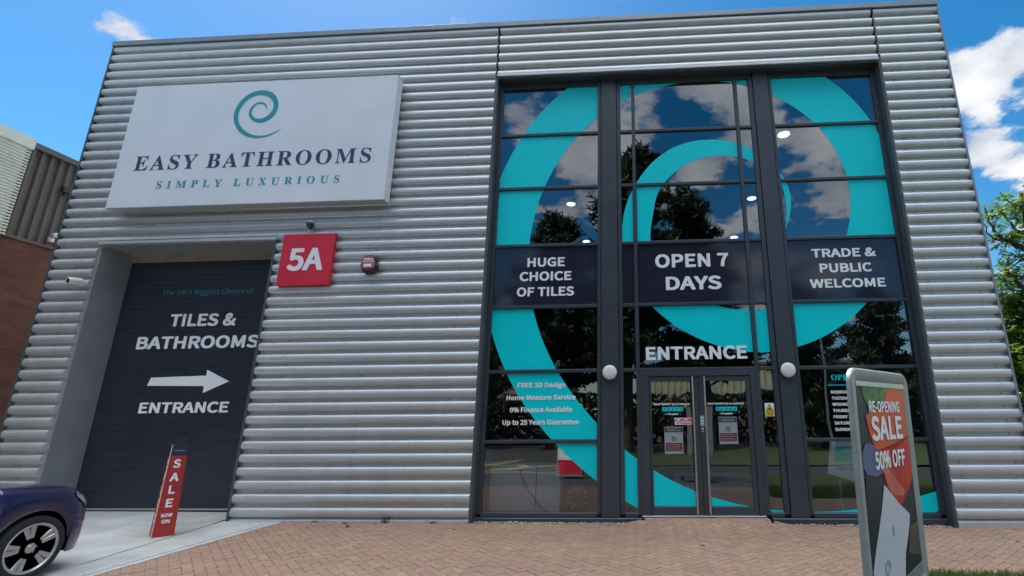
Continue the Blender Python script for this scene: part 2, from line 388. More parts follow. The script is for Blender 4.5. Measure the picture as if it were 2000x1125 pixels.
GLYPH_SANS = (
    '%645:144,199 192,210 229,242 252,293 261,362 252,430 229,481 192,512 144,522 96,512 59,481 36,430 27,362 36,293 59,242 96,210/144,238 116,246 94,269 81,308 76,362 81,416 94,453 116'
    ',476 144,483 171,476 193,453 207,416 211,362 207,308 193,269 171,246/158,-9 202,-9 485,522 442,522/501,-9 549,2 586,33 609,84 618,153 609,222 586,272 549,304 501,314 454,304 417,27'
    '2 393,222 385,153 393,84 417,33 454,2/501,30 474,38 452,61 438,100 433,153 438,207 452,245 474,268 501,275 529,268 551,245 565,207 570,153 565,100 551,61 529,38|&476:181,-9 238,-2 '
    '287,19 329,50 390,13 447,-9 464,44 418,62 368,93 405,149 435,211 458,277 398,277 380,221 355,170 326,125 279,169 234,217 196,270 238,301 275,336 302,375 312,422 305,462 285,494 253'
    ',515 211,522 163,513 125,488 102,449 93,402 102,344 127,282 88,253 56,220 34,180 25,133 37,76 69,31 118,1/287,83 256,61 224,47 189,42 149,49 117,68 95,98 88,137 96,174 120,207 153,'
    "237 214,156/172,312 154,358 148,403 152,432 165,456 185,472 211,478 234,473 249,460 257,442 260,420 253,389 234,361 206,336|'195:77,338 117,338 129,468 130,540 63,540 64,468|-243:3"
    '2,172 211,172 211,221 32,221|.195:97,-9 121,-3 137,14 144,39 137,65 121,82 97,88 74,82 57,65 51,39 57,14 74,-3|0389:195,-9 261,7 311,57 343,141 354,258 343,375 311,457 261,506 195,'
    '522 128,506 78,457 46,375 35,258 46,141 78,57 128,7/195,43 155,55 124,94 104,161 97,258 104,355 124,421 155,460 195,472 235,460 265,421 286,355 293,258 286,161 265,94 235,55|2389:3'
    '1,0 354,0 354,55 211,55 127,50 210,134 273,215 315,294 329,372 319,434 289,481 241,512 179,522 134,517 95,502 60,478 28,447 65,411 96,442 132,463 172,471 213,463 243,442 260,410 26'
    '6,369 252,300 209,223 136,137 31,38|3389:184,-9 249,1 301,30 337,76 349,137 341,185 318,223 283,251 241,268 241,271 278,289 307,316 325,351 332,394 321,449 290,489 242,514 182,522 '
    '127,514 80,493 39,461 74,421 105,447 141,464 180,471 216,465 244,448 261,423 267,389 260,351 236,320 192,299 125,291 125,242 200,235 249,214 276,182 284,139 277,100 255,70 222,51 1'
    '80,44 140,49 106,62 78,81 53,103 20,62 49,35 85,12 130,-3|5389:183,-9 246,3 300,37 337,92 352,167 339,240 306,291 257,321 197,331 155,325 120,310 133,459 326,459 326,513 77,513 60,'
    '274 95,252 122,269 149,279 180,282 224,274 257,251 279,215 286,165 278,115 255,77 220,53 177,44 136,49 103,61 75,80 51,101 19,59 48,34 84,12 129,-3|7389:139,0 205,0 215,137 238,255'
    ' 283,364 356,475 356,513 34,513 34,459 284,459 220,355 177,250 151,134|A426:3,0 68,0 118,157 305,157 354,0 423,0 249,513 176,513/134,208 159,287 210,461 213,461 265,287 289,208|B46'
    '0:71,0 234,0 313,9 374,37 414,84 429,151 421,198 399,234 366,259 324,273 324,277 356,293 380,319 394,351 399,388 386,446 350,485 294,506 223,513 71,513/135,296 135,462 214,462 267,'
    '458 305,443 328,418 335,380 328,344 307,318 268,301 211,296/135,52 135,245 225,245 285,240 329,223 356,194 365,153 355,108 328,76 284,58 225,52|C446:264,-9 311,-4 353,10 389,33 422'
    ',64 386,106 351,74 312,55 267,48 200,62 150,104 118,171 107,258 119,345 152,410 203,451 269,466 310,460 344,443 374,417 409,459 383,483 351,503 312,517 268,522 178,504 106,452 58,3'
    '68 41,256 57,145 104,61 175,9|D482:71,0 202,0 304,18 379,68 425,149 440,258 425,367 379,447 303,497 199,513 71,513/135,53 135,461 193,461 273,447 329,408 363,345 374,258 363,172 32'
    '9,107 273,67 193,53|E412:71,0 374,0 374,55 135,55 135,242 330,242 330,298 135,298 135,459 366,459 366,513 71,513|F386:71,0 135,0 135,230 331,230 331,285 135,285 135,459 366,459 366'
    ',513 71,513|G482:272,-9 321,-5 365,8 402,27 431,50 431,266 262,266 262,212 371,212 371,78 346,62 314,51 279,48 206,62 152,104 118,171 107,258 119,345 154,410 208,451 278,466 324,45'
    '9 360,442 389,417 424,459 398,482 366,502 325,517 276,522 182,504 107,452 58,368 41,256 58,145 106,61 179,9|H510:71,0 135,0 135,242 375,242 375,0 440,0 440,513 375,513 375,298 135,'
    '298 135,513 71,513|I205:71,0 135,0 135,513 71,513|K452:71,0 135,0 135,162 223,268 377,0 450,0 264,319 425,513 352,513 137,256 135,256 135,513 71,513|L380:71,0 360,0 360,55 135,55 1'
    '35,513 71,513|M568:71,0 129,0 129,284 126,360 120,436 123,436 165,319 262,52 305,52 402,319 443,436 446,436 441,360 438,284 438,0 498,0 498,513 420,513 322,239 286,132 284,132 246,'
    '239 148,513 71,513|N506:71,0 132,0 132,270 129,351 124,430 127,430 182,324 369,0 436,0 436,513 374,513 374,246 377,164 383,84 380,84 324,190 137,513 71,513|O519:260,-9 348,10 418,6'
    '3 463,147 479,258 463,369 418,452 348,504 260,522 171,504 102,452 57,369 41,258 57,147 102,63 171,10/260,48 197,63 149,105 118,171 107,258 118,345 149,410 197,451 260,466 323,451 3'
    '71,410 402,345 412,258 402,171 371,105 323,63|P443:71,0 135,0 135,204 220,204 297,214 357,243 395,292 409,363 395,434 356,480 296,506 217,513 71,513/135,257 135,461 209,461 268,456'
    ' 310,440 336,410 345,363 336,315 312,282 270,263 211,257|R444:135,270 135,461 221,461 275,456 314,440 338,412 346,370 338,326 314,294 275,276 221,270/352,0 425,0 295,225 342,243 37'
    '9,273 402,315 410,370 397,437 360,481 303,506 231,513 71,513 71,0 135,0 135,218 228,218|S417:213,-9 285,2 340,33 375,80 387,137 379,187 357,224 323,252 282,274 209,305 178,319 151,'
    '336 131,359 123,391 130,422 149,446 180,460 219,466 264,460 302,443 336,418 370,459 328,492 277,514 219,522 155,512 103,484 70,441 57,387 67,337 92,300 125,274 162,255 235,223 269,'
    '207 297,189 315,165 321,131 314,97 293,71 259,54 214,48 161,56 113,78 72,111 34,67 70,35 112,11 160,-4|T419:177,0 242,0 242,459 398,459 398,513 22,513 22,459 177,459|U505:253,-9 32'
    '6,2 384,39 423,108 437,211 437,513 375,513 375,210 365,133 339,83 300,56 253,48 206,56 168,83 142,133 133,210 133,513 69,513 69,211 83,108 121,39 180,2|W615:127,0 204,0 280,310 306'
    ',426 309,426 334,310 412,0 490,0 596,513 534,513 479,234 451,67 447,67 410,234 339,513 279,513 209,234 172,67 169,67 139,234 85,513 18,513|Y372:153,0 218,0 218,199 373,513 305,513 '
    '239,368 188,256 185,256 134,368 68,513 -1,513 153,199|a395:152,-9 197,-2 240,18 278,46 280,46 286,0 338,0 338,234 331,298 307,347 266,379 207,390 148,382 98,363 57,340 82,296 115,3'
    '16 154,331 196,337 235,329 259,307 271,277 275,241 170,223 97,194 55,153 41,99 50,53 73,19 108,-2/170,43 144,46 122,57 108,75 103,103 112,136 141,163 194,184 275,198 275,92 239,65 '
    '205,48|b433:232,-9 294,5 347,45 383,109 397,196 387,276 358,337 311,376 246,390 204,383 163,364 126,337 129,405 129,557 64,557 64,0 116,0 121,39 124,39 159,13 196,-3/221,45 193,48 '
    '162,61 129,84 129,284 164,313 197,330 230,336 276,326 307,298 325,253 331,195 322,132 300,85 265,55|c358:214,-9 259,-3 300,13 338,39 310,82 283,63 253,49 220,44 172,55 135,84 111,1'
    '30 102,190 111,250 136,296 174,326 222,336 250,332 275,320 298,303 330,345 300,367 264,384 219,390 149,377 91,337 51,275 36,190 50,106 88,43 144,4|d434:194,-9 238,-2 277,18 310,45 '
    '312,45 317,0 370,0 370,557 305,557 305,411 309,346 276,370 242,385 202,390 139,376 87,336 51,273 37,190 48,105 80,43 129,4/208,45 164,55 131,83 110,129 103,190 112,250 135,296 170,'
    '326 213,336 244,332 274,319 305,296 305,97 274,68 242,50|e388:218,-9 266,-4 308,10 343,29 321,72 292,56 260,46 225,42 176,51 137,78 111,120 99,175 356,175 359,211 348,285 319,341 2'
    '71,377 207,390 143,376 89,336 51,273 36,190 51,106 89,43 147,4/99,221 111,271 136,308 169,331 208,339 248,331 278,309 296,272 303,221|f228:23,328 75,328 75,0 139,0 139,328 219,328 '
    '219,380 139,380 139,440 142,473 152,496 169,511 193,515 214,513 235,505 249,555 220,563 186,567 136,558 102,533 82,493 75,441 75,380 23,377|g395:193,-175 272,-164 333,-136 372,-94 '
    '385,-43 377,-3 352,25 310,42 253,47 178,47 146,50 125,59 115,72 111,88 118,114 136,134 163,124 192,120 247,130 291,156 320,198 331,253 327,284 317,310 300,331 378,331 378,380 246,3'
    '80 222,387 192,390 137,381 92,353 61,311 50,254 57,212 75,177 99,152 99,149 80,132 64,108 57,78 62,52 74,31 92,16 92,13 61,-12 42,-41 36,-74 47,-117 79,-149 129,-168/192,164 161,17'
    '0 135,188 118,217 111,254 118,292 135,320 161,337 192,343 224,337 250,320 267,292 273,254 267,217 249,188 223,170/202,-131 155,-126 121,-113 99,-92 92,-64 96,-42 108,-21 130,0 156,'
    '-4 179,-6 245,-6 278,-8 303,-16 317,-31 322,-54 314,-83 289,-107 252,-124|h425:64,0 129,0 129,276 164,308 197,328 232,334 265,328 287,310 300,278 305,232 305,0 368,0 368,241 361,30'
    '5 340,352 304,380 252,390 204,381 163,358 126,326 129,405 129,557 64,557|i192:64,0 129,0 129,380 64,380/97,459 119,464 134,479 139,501 134,523 119,537 97,543 75,537 60,523 55,501 6'
    '0,479 75,464|l199:132,-9 153,-7 169,-4 160,46 146,44 137,47 131,56 129,71 129,557 64,557 64,76 68,40 80,13 101,-3|m649:64,0 129,0 129,276 162,308 194,328 224,334 256,328 278,310 29'
    '1,278 295,232 295,0 359,0 359,276 393,308 424,328 454,334 486,328 508,310 521,278 525,232 525,0 589,0 589,241 582,305 561,352 525,380 474,390 429,381 388,355 348,317 333,348 312,37'
    '0 282,385 243,390 200,381 160,358 125,325 123,325 117,380 64,380|n428:64,0 129,0 129,276 164,308 197,328 232,334 265,328 287,310 300,278 305,232 305,0 368,0 368,241 361,305 340,352'
    ' 304,380 252,390 204,381 162,358 125,325 123,325 117,380 64,380|o425:212,-9 279,4 335,43 374,106 388,190 374,275 335,337 279,377 212,390 145,377 89,337 51,275 36,190 51,106 89,43 1'
    '45,4/212,44 167,55 133,84 110,130 102,190 110,250 133,296 167,326 212,336 257,326 292,296 315,250 323,190 315,130 292,84 257,55|p435:64,-160 129,-160 129,-32 127,35 162,11 197,-4 2'
    '32,-9 294,5 347,45 383,109 397,196 387,276 358,337 311,376 246,390 202,382 162,363 125,336 123,336 117,380 64,380/221,45 194,48 162,61 129,84 129,284 164,313 198,330 230,336 276,32'
    '6 307,298 325,253 331,195 322,132 300,85 265,55|r272:64,0 129,0 129,244 150,285 174,313 199,328 224,333 244,331 261,326 273,382 255,388 232,390 202,384 173,369 147,344 125,311 123,'
    '311 117,380 64,380|s328:164,-9 223,0 266,24 293,60 302,104 292,149 265,181 228,202 186,219 155,231 129,245 111,262 104,285 109,306 122,324 144,336 175,340 207,336 235,324 261,307 2'
    '92,347 259,368 219,384 174,390 119,382 78,359 52,324 43,282 53,240 79,210 114,189 154,172 185,160 213,145 233,125 241,100 236,77 222,58 199,45 166,41 124,46 87,62 53,86 22,43 63,16'
    ' 111,-2|t264:183,-9 220,-5 254,5 242,53 220,46 198,43 170,48 152,62 142,85 139,116 139,328 243,328 243,380 139,380 139,487 86,487 79,380 19,377 19,328 76,328 76,118 81,66 99,26 133'
    ',0|u425:176,-9 212,-4 244,10 274,31 301,60 303,60 308,0 361,0 361,380 298,380 298,111 263,74 231,53 195,46 162,52 140,70 127,101 123,147 123,380 59,380 59,139 66,75 87,29 124,0|v36'
    '5:146,0 221,0 356,380 293,380 221,164 186,52 182,52 147,164 76,380 9,380|w562:125,0 199,0 253,204 279,314 282,314 308,205 363,0 440,0 543,380 482,380 426,160 403,55 400,55 373,160 '
    '314,380 251,380 192,160 167,55 163,55 141,160 84,380 19,380|x348:11,0 78,0 129,89 167,157 171,157 212,89 268,0 338,0 213,192 328,380 262,380 215,297 181,233 178,233 141,297 90,380 '
    '20,380 136,198|y365:71,-164 121,-154 160,-126 190,-84 213,-32 356,380 293,380 225,169 194,62 190,62 153,169 76,380 9,380 162,-1 153,-29 139,-62 121,-88 97,-105 68,-111 52,-109 39,-'
    '105 26,-156 46,-162| 130:'
)
GLYPH_BOLD = (
    '%655:34,476 11,430 1,372 1,332 8,283 34,228 77,193 128,180 159,180 201,189 215,195 246,220 132,29 132,3 140,-6 215,-8 228,1 366,238 360,192 360,133 365,97 372,76 393,37 408,24 443,'
    '0 483,-8 518,-8 569,5 610,37 636,88 643,135 643,190 636,237 610,288 569,320 525,331 476,331 443,325 398,294 510,483 510,510 502,520 429,522 416,512 280,280 279,292 286,328 286,379 '
    '279,425 253,476 238,490 203,513 159,522 128,522 75,509/495,246 511,244 528,228 540,199 542,179 540,126 528,97 509,79 490,81 475,97 463,126 461,146 463,199 475,228/138,267 118,283 1'
    '06,315 104,372 106,389 118,419 135,435 152,435 169,419 181,391 183,326 169,283 154,270|&486:150,513 102,485 74,438 67,404 67,372 76,321 90,290 39,247 6,194 -1,162 -1,129 13,76 39,4'
    '2 54,28 91,7 117,-2 161,-8 203,-8 255,-2 306,19 332,36 371,13 418,-4 432,-8 465,-6 475,8 489,46 489,76 481,85 439,100 410,116 428,141 463,207 484,262 482,292 472,299 381,297 370,28'
    '3 356,239 320,178 254,241 237,262 300,313 328,351 337,389 337,425 330,457 309,489 266,515 227,522 196,522/240,101 210,89 182,87 161,91 137,105 121,126 116,148 121,167 147,197 188,1'
    "50/185,350 179,362 177,402 184,415 199,429 217,431 228,421 233,410 228,391 216,374|'205:129,307 140,315 145,327 154,419 156,527 143,538 50,538 37,527 37,436 51,319 64,307|-253:237,"
    '168 237,236 224,248 19,248 6,236 6,168 19,156 224,156|.205:138,-2 161,18 170,44 170,73 161,99 141,119 110,127 82,127 54,119 35,101 25,76 25,44 32,20 57,-2 80,-8 115,-8|0399:213,-8 '
    '281,9 333,56 368,137 380,239 380,277 368,379 333,457 274,507 211,522 181,522 106,503 54,455 19,370 9,281 9,235 21,135 54,59 108,9 118,5 178,-8/192,89 174,96 147,126 128,186 124,271'
    ' 128,330 147,387 174,420 202,424 216,420 240,391 261,334 266,239 261,182 243,129 213,94|2399:13,2 367,0 380,12 380,86 372,95 201,99 238,132 296,200 340,277 354,342 354,381 343,436 '
    '307,483 253,513 197,521 120,517 78,502 43,481 2,442 5,412 50,375 80,375 115,405 148,422 174,426 197,422 220,407 236,383 238,368 226,308 187,243 119,171 7,73 5,12|3399:117,515 63,49'
    '4 23,467 13,455 13,430 43,396 58,384 89,384 124,409 154,422 177,426 198,424 225,408 237,391 239,374 232,353 212,333 180,318 112,312 102,304 99,232 107,223 117,219 187,214 229,197 2'
    '51,173 256,156 253,131 233,106 210,94 189,89 161,89 121,102 68,140 40,140 22,126 -3,97 -6,67 19,43 54,19 75,9 110,-2 161,-8 205,-8 264,0 317,28 349,61 363,80 374,131 374,167 367,20'
    '3 342,243 304,271 332,296 351,330 358,366 358,396 349,438 339,455 308,490 259,513 198,522 166,522|5399:344,511 64,513 54,506 49,491 35,311 38,256 81,229 109,229 134,244 165,255 207'
    ',250 235,233 241,226 255,205 259,175 252,141 236,116 204,94 181,89 158,89 120,100 64,138 32,136 -7,90 -7,65 29,32 60,15 109,-2 160,-8 202,-8 260,2 314,32 327,44 359,88 378,160 378,'
    '190 364,256 331,302 321,312 270,339 214,348 150,345 158,418 344,420 352,430 352,502|7399:126,0 217,0 228,7 232,16 239,130 263,241 309,342 381,442 381,501 369,513 21,513 8,501 8,429'
    ' 21,418 232,417 193,357 148,255 125,160 113,46 113,12|A436:263,513 163,513 152,506 148,497 -23,37 -23,12 -10,0 81,0 92,7 139,142 282,142 327,12 335,2 436,0 448,12 448,39 434,77 276'
    ',501/212,356 248,249 249,235 173,236|B470:54,511 45,501 48,7 58,0 256,0 329,8 389,34 437,82 453,139 453,185 446,217 425,249 386,279 404,298 421,330 425,361 425,389 409,446 368,485 '
    '310,507 247,513/160,94 161,223 226,223 273,218 312,204 332,183 337,164 332,141 308,112 261,98 214,93/160,317 161,420 249,418 287,405 304,387 304,353 287,333 261,322 238,318|C456:37'
    '3,501 324,518 285,522 252,522 163,505 93,460 81,449 32,370 15,275 15,237 32,141 78,65 93,51 159,9 245,-8 327,-4 362,7 387,19 408,32 447,67 447,95 442,103 401,142 371,142 331,111 29'
    '6,96 259,94 217,102 172,137 141,201 134,262 144,324 172,374 182,384 222,412 273,422 299,418 322,407 359,380 387,380 433,423 433,457 399,486|D492:54,2 221,0 315,15 392,59 404,71 451'
    ',145 465,234 465,281 451,370 404,444 394,454 317,498 219,513 58,513 45,501 45,12/161,420 179,420 256,407 298,382 311,370 337,325 346,268 337,190 307,139 254,106 189,95 160,96|E422:'
    '392,2 400,12 400,86 387,98 160,99 161,220 343,220 355,232 355,306 343,318 160,319 160,417 380,418 393,429 390,506 380,513 54,511 45,501 48,7 58,0|F396:58,0 147,0 160,12 161,210 345'
    ',210 358,222 358,294 345,305 160,306 160,417 380,418 393,429 393,501 385,511 58,513 48,506 45,12|G492:420,26 456,56 456,277 448,286 250,289 239,281 237,205 245,195 346,192 346,112 '
    '324,100 292,91 222,102 174,137 144,190 134,262 144,324 162,355 174,374 222,409 280,422 310,418 343,403 373,380 404,380 419,391 447,423 449,453 413,486 371,507 338,518 261,522 168,5'
    '05 83,451 32,370 15,275 15,237 32,143 78,67 96,51 168,7 252,-8 299,-8 357,0|H520:457,2 465,12 463,506 452,513 361,513 351,506 347,318 161,318 157,506 147,513 54,511 45,501 48,7 58,'
    '0 147,0 160,12 161,220 347,220 348,12 361,0|I215:58,0 147,0 160,12 160,501 147,513 58,513 45,501 45,12|K462:466,2 474,12 474,39 300,311 446,470 446,506 436,513 333,511 161,324 157,'
    '506 147,513 54,511 45,501 48,7 58,0 147,0 157,7 160,156 219,218 344,20 359,2|L390:58,513 45,501 48,7 58,0 378,2 386,12 386,86 373,98 160,99 160,501 147,513|M578:515,511 406,513 395'
    ',506 284,220 174,503 161,513 58,513 48,506 45,12 54,2 142,0 155,12 156,259 234,60 249,47 317,47 330,56 410,256 411,12 424,0 511,0 521,7 523,501|N516:455,2 463,12 460,506 450,513 36'
    '1,513 348,501 347,212 162,506 151,513 54,511 45,501 48,7 58,0 144,0 157,12 158,301 341,12 357,0|O529:278,-8 362,9 429,53 444,67 489,143 505,241 505,275 489,372 442,451 362,505 275,'
    '522 245,522 156,505 78,451 29,366 15,277 15,239 29,150 76,67 156,9 243,-8/266,94 215,102 172,137 144,190 134,251 144,326 172,379 215,412 254,420 306,412 351,374 377,324 384,273 384'
    ',243 377,192 349,137 308,104|P453:58,0 147,0 157,7 161,184 233,184 312,195 375,223 416,268 423,283 435,336 435,370 421,431 375,481 312,507 242,513 58,513 48,506 45,12/161,280 161,4'
    '20 254,415 289,403 304,389 314,372 316,344 309,321 289,299 249,284|R454:54,511 45,501 48,7 58,0 147,0 157,7 160,196 210,197 333,2 443,2 451,12 451,37 339,211 340,216 361,223 404,25'
    '8 428,296 435,336 435,381 421,438 380,481 319,507 256,513/160,294 161,420 261,415 294,403 314,383 318,361 314,334 291,309 261,297 221,293|S427:287,515 236,522 203,522 142,513 93,49'
    '0 74,474 46,440 34,402 32,357 39,326 46,309 67,281 100,255 128,240 254,189 275,176 290,158 293,139 286,122 273,108 236,94 212,91 173,98 128,117 86,147 51,144 18,109 8,97 8,71 24,55'
    ' 54,32 82,17 145,-4 233,-8 301,2 359,32 402,86 412,126 412,171 405,207 381,243 345,272 317,286 194,335 175,346 160,360 153,372 155,394 170,409 191,418 217,422 243,420 264,414 287,4'
    '03 322,380 350,380 363,389 395,427 393,457 348,492|T429:163,0 254,0 267,12 267,417 415,420 423,429 423,501 410,513 9,513 -4,501 -4,429 5,420 150,417 150,12|U515:455,511 362,513 349'
    ',502 349,215 342,167 339,156 319,120 289,100 266,94 226,96 203,108 188,120 167,158 158,226 158,502 145,513 56,513 46,506 43,196 57,107 97,42 159,5 233,-8 273,-8 336,0 401,36 409,44'
    ' 440,93 449,109 463,199 463,502|W625:-5,506 -8,474 102,10 115,0 217,0 228,7 306,295 389,7 399,0 509,2 517,12 620,463 620,506 609,513 521,513 510,506 446,208 363,506 353,513 262,511'
    ' 251,497 173,206 109,506 98,513 5,513|Y382:140,0 231,0 244,12 244,194 398,474 398,501 385,513 292,513 281,506 187,318 102,489 86,511 -14,513 -27,501 -27,476 127,192 127,12|a405:355'
    ',2 363,12 363,264 358,302 332,353 278,392 226,401 184,401 133,395 84,378 42,356 32,345 32,319 53,283 68,270 98,270 131,289 154,297 180,303 203,303 219,299 237,283 244,266 236,261 1'
    '56,250 86,225 77,221 32,179 15,129 15,97 22,63 48,25 93,-2 131,-8 173,-8 203,-4 259,19 263,8 273,0/249,173 249,122 222,104 189,89 161,87 145,94 132,107 137,131 161,151 208,168|b443'
    ':51,554 38,542 38,12 51,0 128,0 144,13 177,-2 212,-8 249,-8 308,5 372,48 409,109 423,186 423,218 414,285 383,345 326,388 266,401 224,401 189,395 156,380 153,546 142,554/207,89 179,'
    '100 155,116 155,266 182,286 203,297 231,303 259,297 283,277 300,241 304,199 297,156 279,120 247,96|c368:352,34 362,46 362,73 329,119 296,121 266,102 233,89 189,96 161,115 148,133 1'
    '36,154 129,199 136,239 157,273 186,295 231,303 254,295 282,276 312,276 325,285 355,324 353,353 317,380 277,397 242,401 198,401 130,388 64,343 24,285 10,213 10,177 27,101 64,46 133,'
    '2 196,-8 270,-4 322,15|d444:383,554 292,554 282,546 278,388 257,397 227,401 183,401 124,388 63,345 25,285 11,213 11,175 23,103 56,46 117,2 176,-8 213,-8 253,-2 288,15 304,0 383,0 3'
    '96,12 396,542/225,303 255,293 280,275 280,126 253,104 227,91 208,89 180,96 151,120 135,154 130,199 137,239 156,273 187,297|e398:284,390 226,401 189,401 128,388 64,345 24,283 10,213'
    ' 10,179 24,107 62,50 77,36 135,2 198,-8 282,-4 317,7 350,21 369,37 369,63 340,108 303,111 275,96 242,87 193,91 155,118 134,152 135,159 368,159 379,167 383,177 383,241 374,296 344,3'
    '49/134,249 161,286 184,301 203,306 233,301 249,291 258,283 272,258 270,248|f238:61,0 152,0 165,12 165,298 232,299 245,311 242,385 232,392 166,392 165,427 175,457 190,466 201,466 21'
    '5,460 248,460 259,467 275,514 275,539 267,549 250,555 211,562 164,562 120,553 89,534 77,523 56,484 49,440 49,393 40,390 10,390 -3,378 0,306 10,299 49,298 49,12|g405:396,390 256,392'
    ' 224,401 168,401 126,394 74,367 41,327 34,315 24,272 24,236 31,202 57,162 38,135 31,111 31,77 36,58 48,37 36,29 15,-3 10,-27 10,-61 24,-101 60,-134 114,-153 170,-159 214,-159 282,-'
    '151 350,-123 395,-80 411,-29 411,-3 400,39 371,68 326,85 310,87 161,91 149,95 141,107 147,114 163,110 217,110 256,116 308,142 316,149 348,198 358,240 358,266 351,300 392,301 404,31'
    '3 404,380/292,-20 290,-35 270,-53 240,-66 214,-70 182,-70 142,-59 125,-46 120,-33 132,-12 142,-4 263,-6 284,-13/182,199 155,215 143,234 139,255 143,274 155,293 177,307 198,309 212,'
    '305 230,293 241,277 246,253 241,234 226,212 203,199|h435:51,553 38,542 41,7 51,0 142,0 153,7 155,260 182,282 207,297 240,301 249,299 265,287 276,258 279,12 291,0 385,2 393,12 393,2'
    '70 388,311 365,359 324,390 275,401 231,401 193,394 156,375 153,546 142,553|i202:52,0 142,0 155,12 155,381 142,392 52,392 39,381 39,12/36,516 29,495 29,463 36,442 56,424 77,418 117,'
    '418 138,424 158,442 165,463 162,506 158,516 135,534 112,541 82,541 58,534|l209:51,554 38,542 41,52 55,20 88,-4 114,-8 175,-6 186,-2 195,8 195,37 185,78 172,87 158,87 155,93 155,542'
    ' 142,554|m659:612,7 614,266 610,306 586,357 548,388 497,401 452,401 408,390 371,369 357,356 331,382 298,396 270,401 221,401 189,394 144,371 141,385 130,392 51,392 41,385 38,12 47,2'
    ' 142,0 153,7 155,260 179,282 219,301 240,299 252,290 267,258 269,12 277,2 373,0 383,7 386,260 410,282 450,301 473,297 486,285 495,264 500,226 502,7 513,0 601,0|n438:385,2 393,12 39'
    '3,270 388,311 365,359 324,390 275,401 231,401 193,394 147,371 143,372 141,385 130,392 47,390 38,381 41,7 51,0 142,0 153,7 155,260 182,282 207,297 240,301 249,299 265,287 276,258 27'
    '9,12 291,0|o435:133,2 193,-8 231,-8 291,2 347,36 362,50 400,107 414,179 414,213 400,288 360,345 291,390 233,401 191,401 133,390 64,345 24,285 10,213 10,179 24,107 62,50 77,36/212,3'
    '03 240,297 269,275 290,237 295,207 290,154 272,120 240,96 214,89 184,96 155,118 134,158 129,190 136,241 153,271 184,297|p445:51,-145 142,-145 153,-138 156,7 182,-3 207,-8 252,-8 31'
    '0,5 372,49 409,110 423,186 423,218 414,286 381,347 324,389 263,401 228,401 184,393 147,376 130,393 51,393 38,381 38,-134/207,90 179,100 155,116 155,265 182,287 210,300 238,302 259,'
    '298 283,277 300,241 304,199 297,157 279,121 249,96|r282:51,0 142,0 153,7 155,234 174,266 198,290 210,297 224,301 242,297 275,297 286,304 300,357 300,383 291,392 266,401 210,401 189'
    ',396 156,382 144,371 141,385 130,392 51,392 41,385 38,12|s338:310,361 277,380 233,397 198,401 151,401 105,395 63,373 50,362 27,332 17,296 17,264 31,222 63,191 93,174 191,136 209,12'
    '0 211,107 198,94 184,87 140,87 102,102 67,125 39,125 27,116 -4,76 -4,50 7,38 51,13 95,-2 142,-8 184,-8 231,-2 277,19 292,31 320,69 327,101 327,135 316,175 282,210 235,233 158,261 1'
    '34,279 134,288 144,299 158,306 182,308 217,297 245,280 275,280 292,294 318,326 318,351|t274:74,490 63,483 59,470 54,394 48,390 6,390 -7,379 -4,307 6,299 49,298 49,118 56,67 75,31 1'
    '18,0 165,-8 207,-8 263,2 272,7 280,16 280,42 266,88 256,96 228,96 204,87 186,89 173,101 168,112 164,141 164,298 260,301 269,311 269,381 256,392 165,392 161,483 151,490|u435:42,390 '
    '33,381 33,129 40,78 61,35 104,2 156,-8 198,-8 226,-4 263,11 279,21 285,8 296,0 380,2 388,12 385,385 375,392 284,392 274,385 271,137 240,108 219,96 186,91 174,96 162,107 152,126 148'
    ',169 148,381 135,392|v375:-14,385 -17,355 121,10 134,0 239,2 252,20 377,342 382,355 380,385 369,392 281,392 268,383 185,155 100,385 89,392 -4,392|w572:-4,385 -7,353 96,18 106,2 211'
    ',0 224,10 281,201 338,7 349,0 454,0 464,7 569,355 569,381 561,390 468,392 457,385 400,180 341,381 333,390 237,392 227,385 167,184 108,385 97,392 6,392|x358:-6,2 96,2 104,10 168,114'
    ' 250,2 350,0 361,7 363,37 358,46 249,196 251,205 354,355 354,381 346,390 243,390 178,288 132,359 108,390 8,392 -3,385 -5,355 -1,347 95,213 100,200 -15,37 -15,12|y375:12,-143 43,-14'
    '9 89,-149 134,-141 176,-115 214,-70 245,-6 382,354 382,380 374,389 281,391 268,382 190,160 100,384 89,391 -4,391 -14,384 -17,354 130,26 128,9 112,-23 92,-43 73,-52 26,-49 14,-59 0,'
    '-106 0,-131| 130:'
)
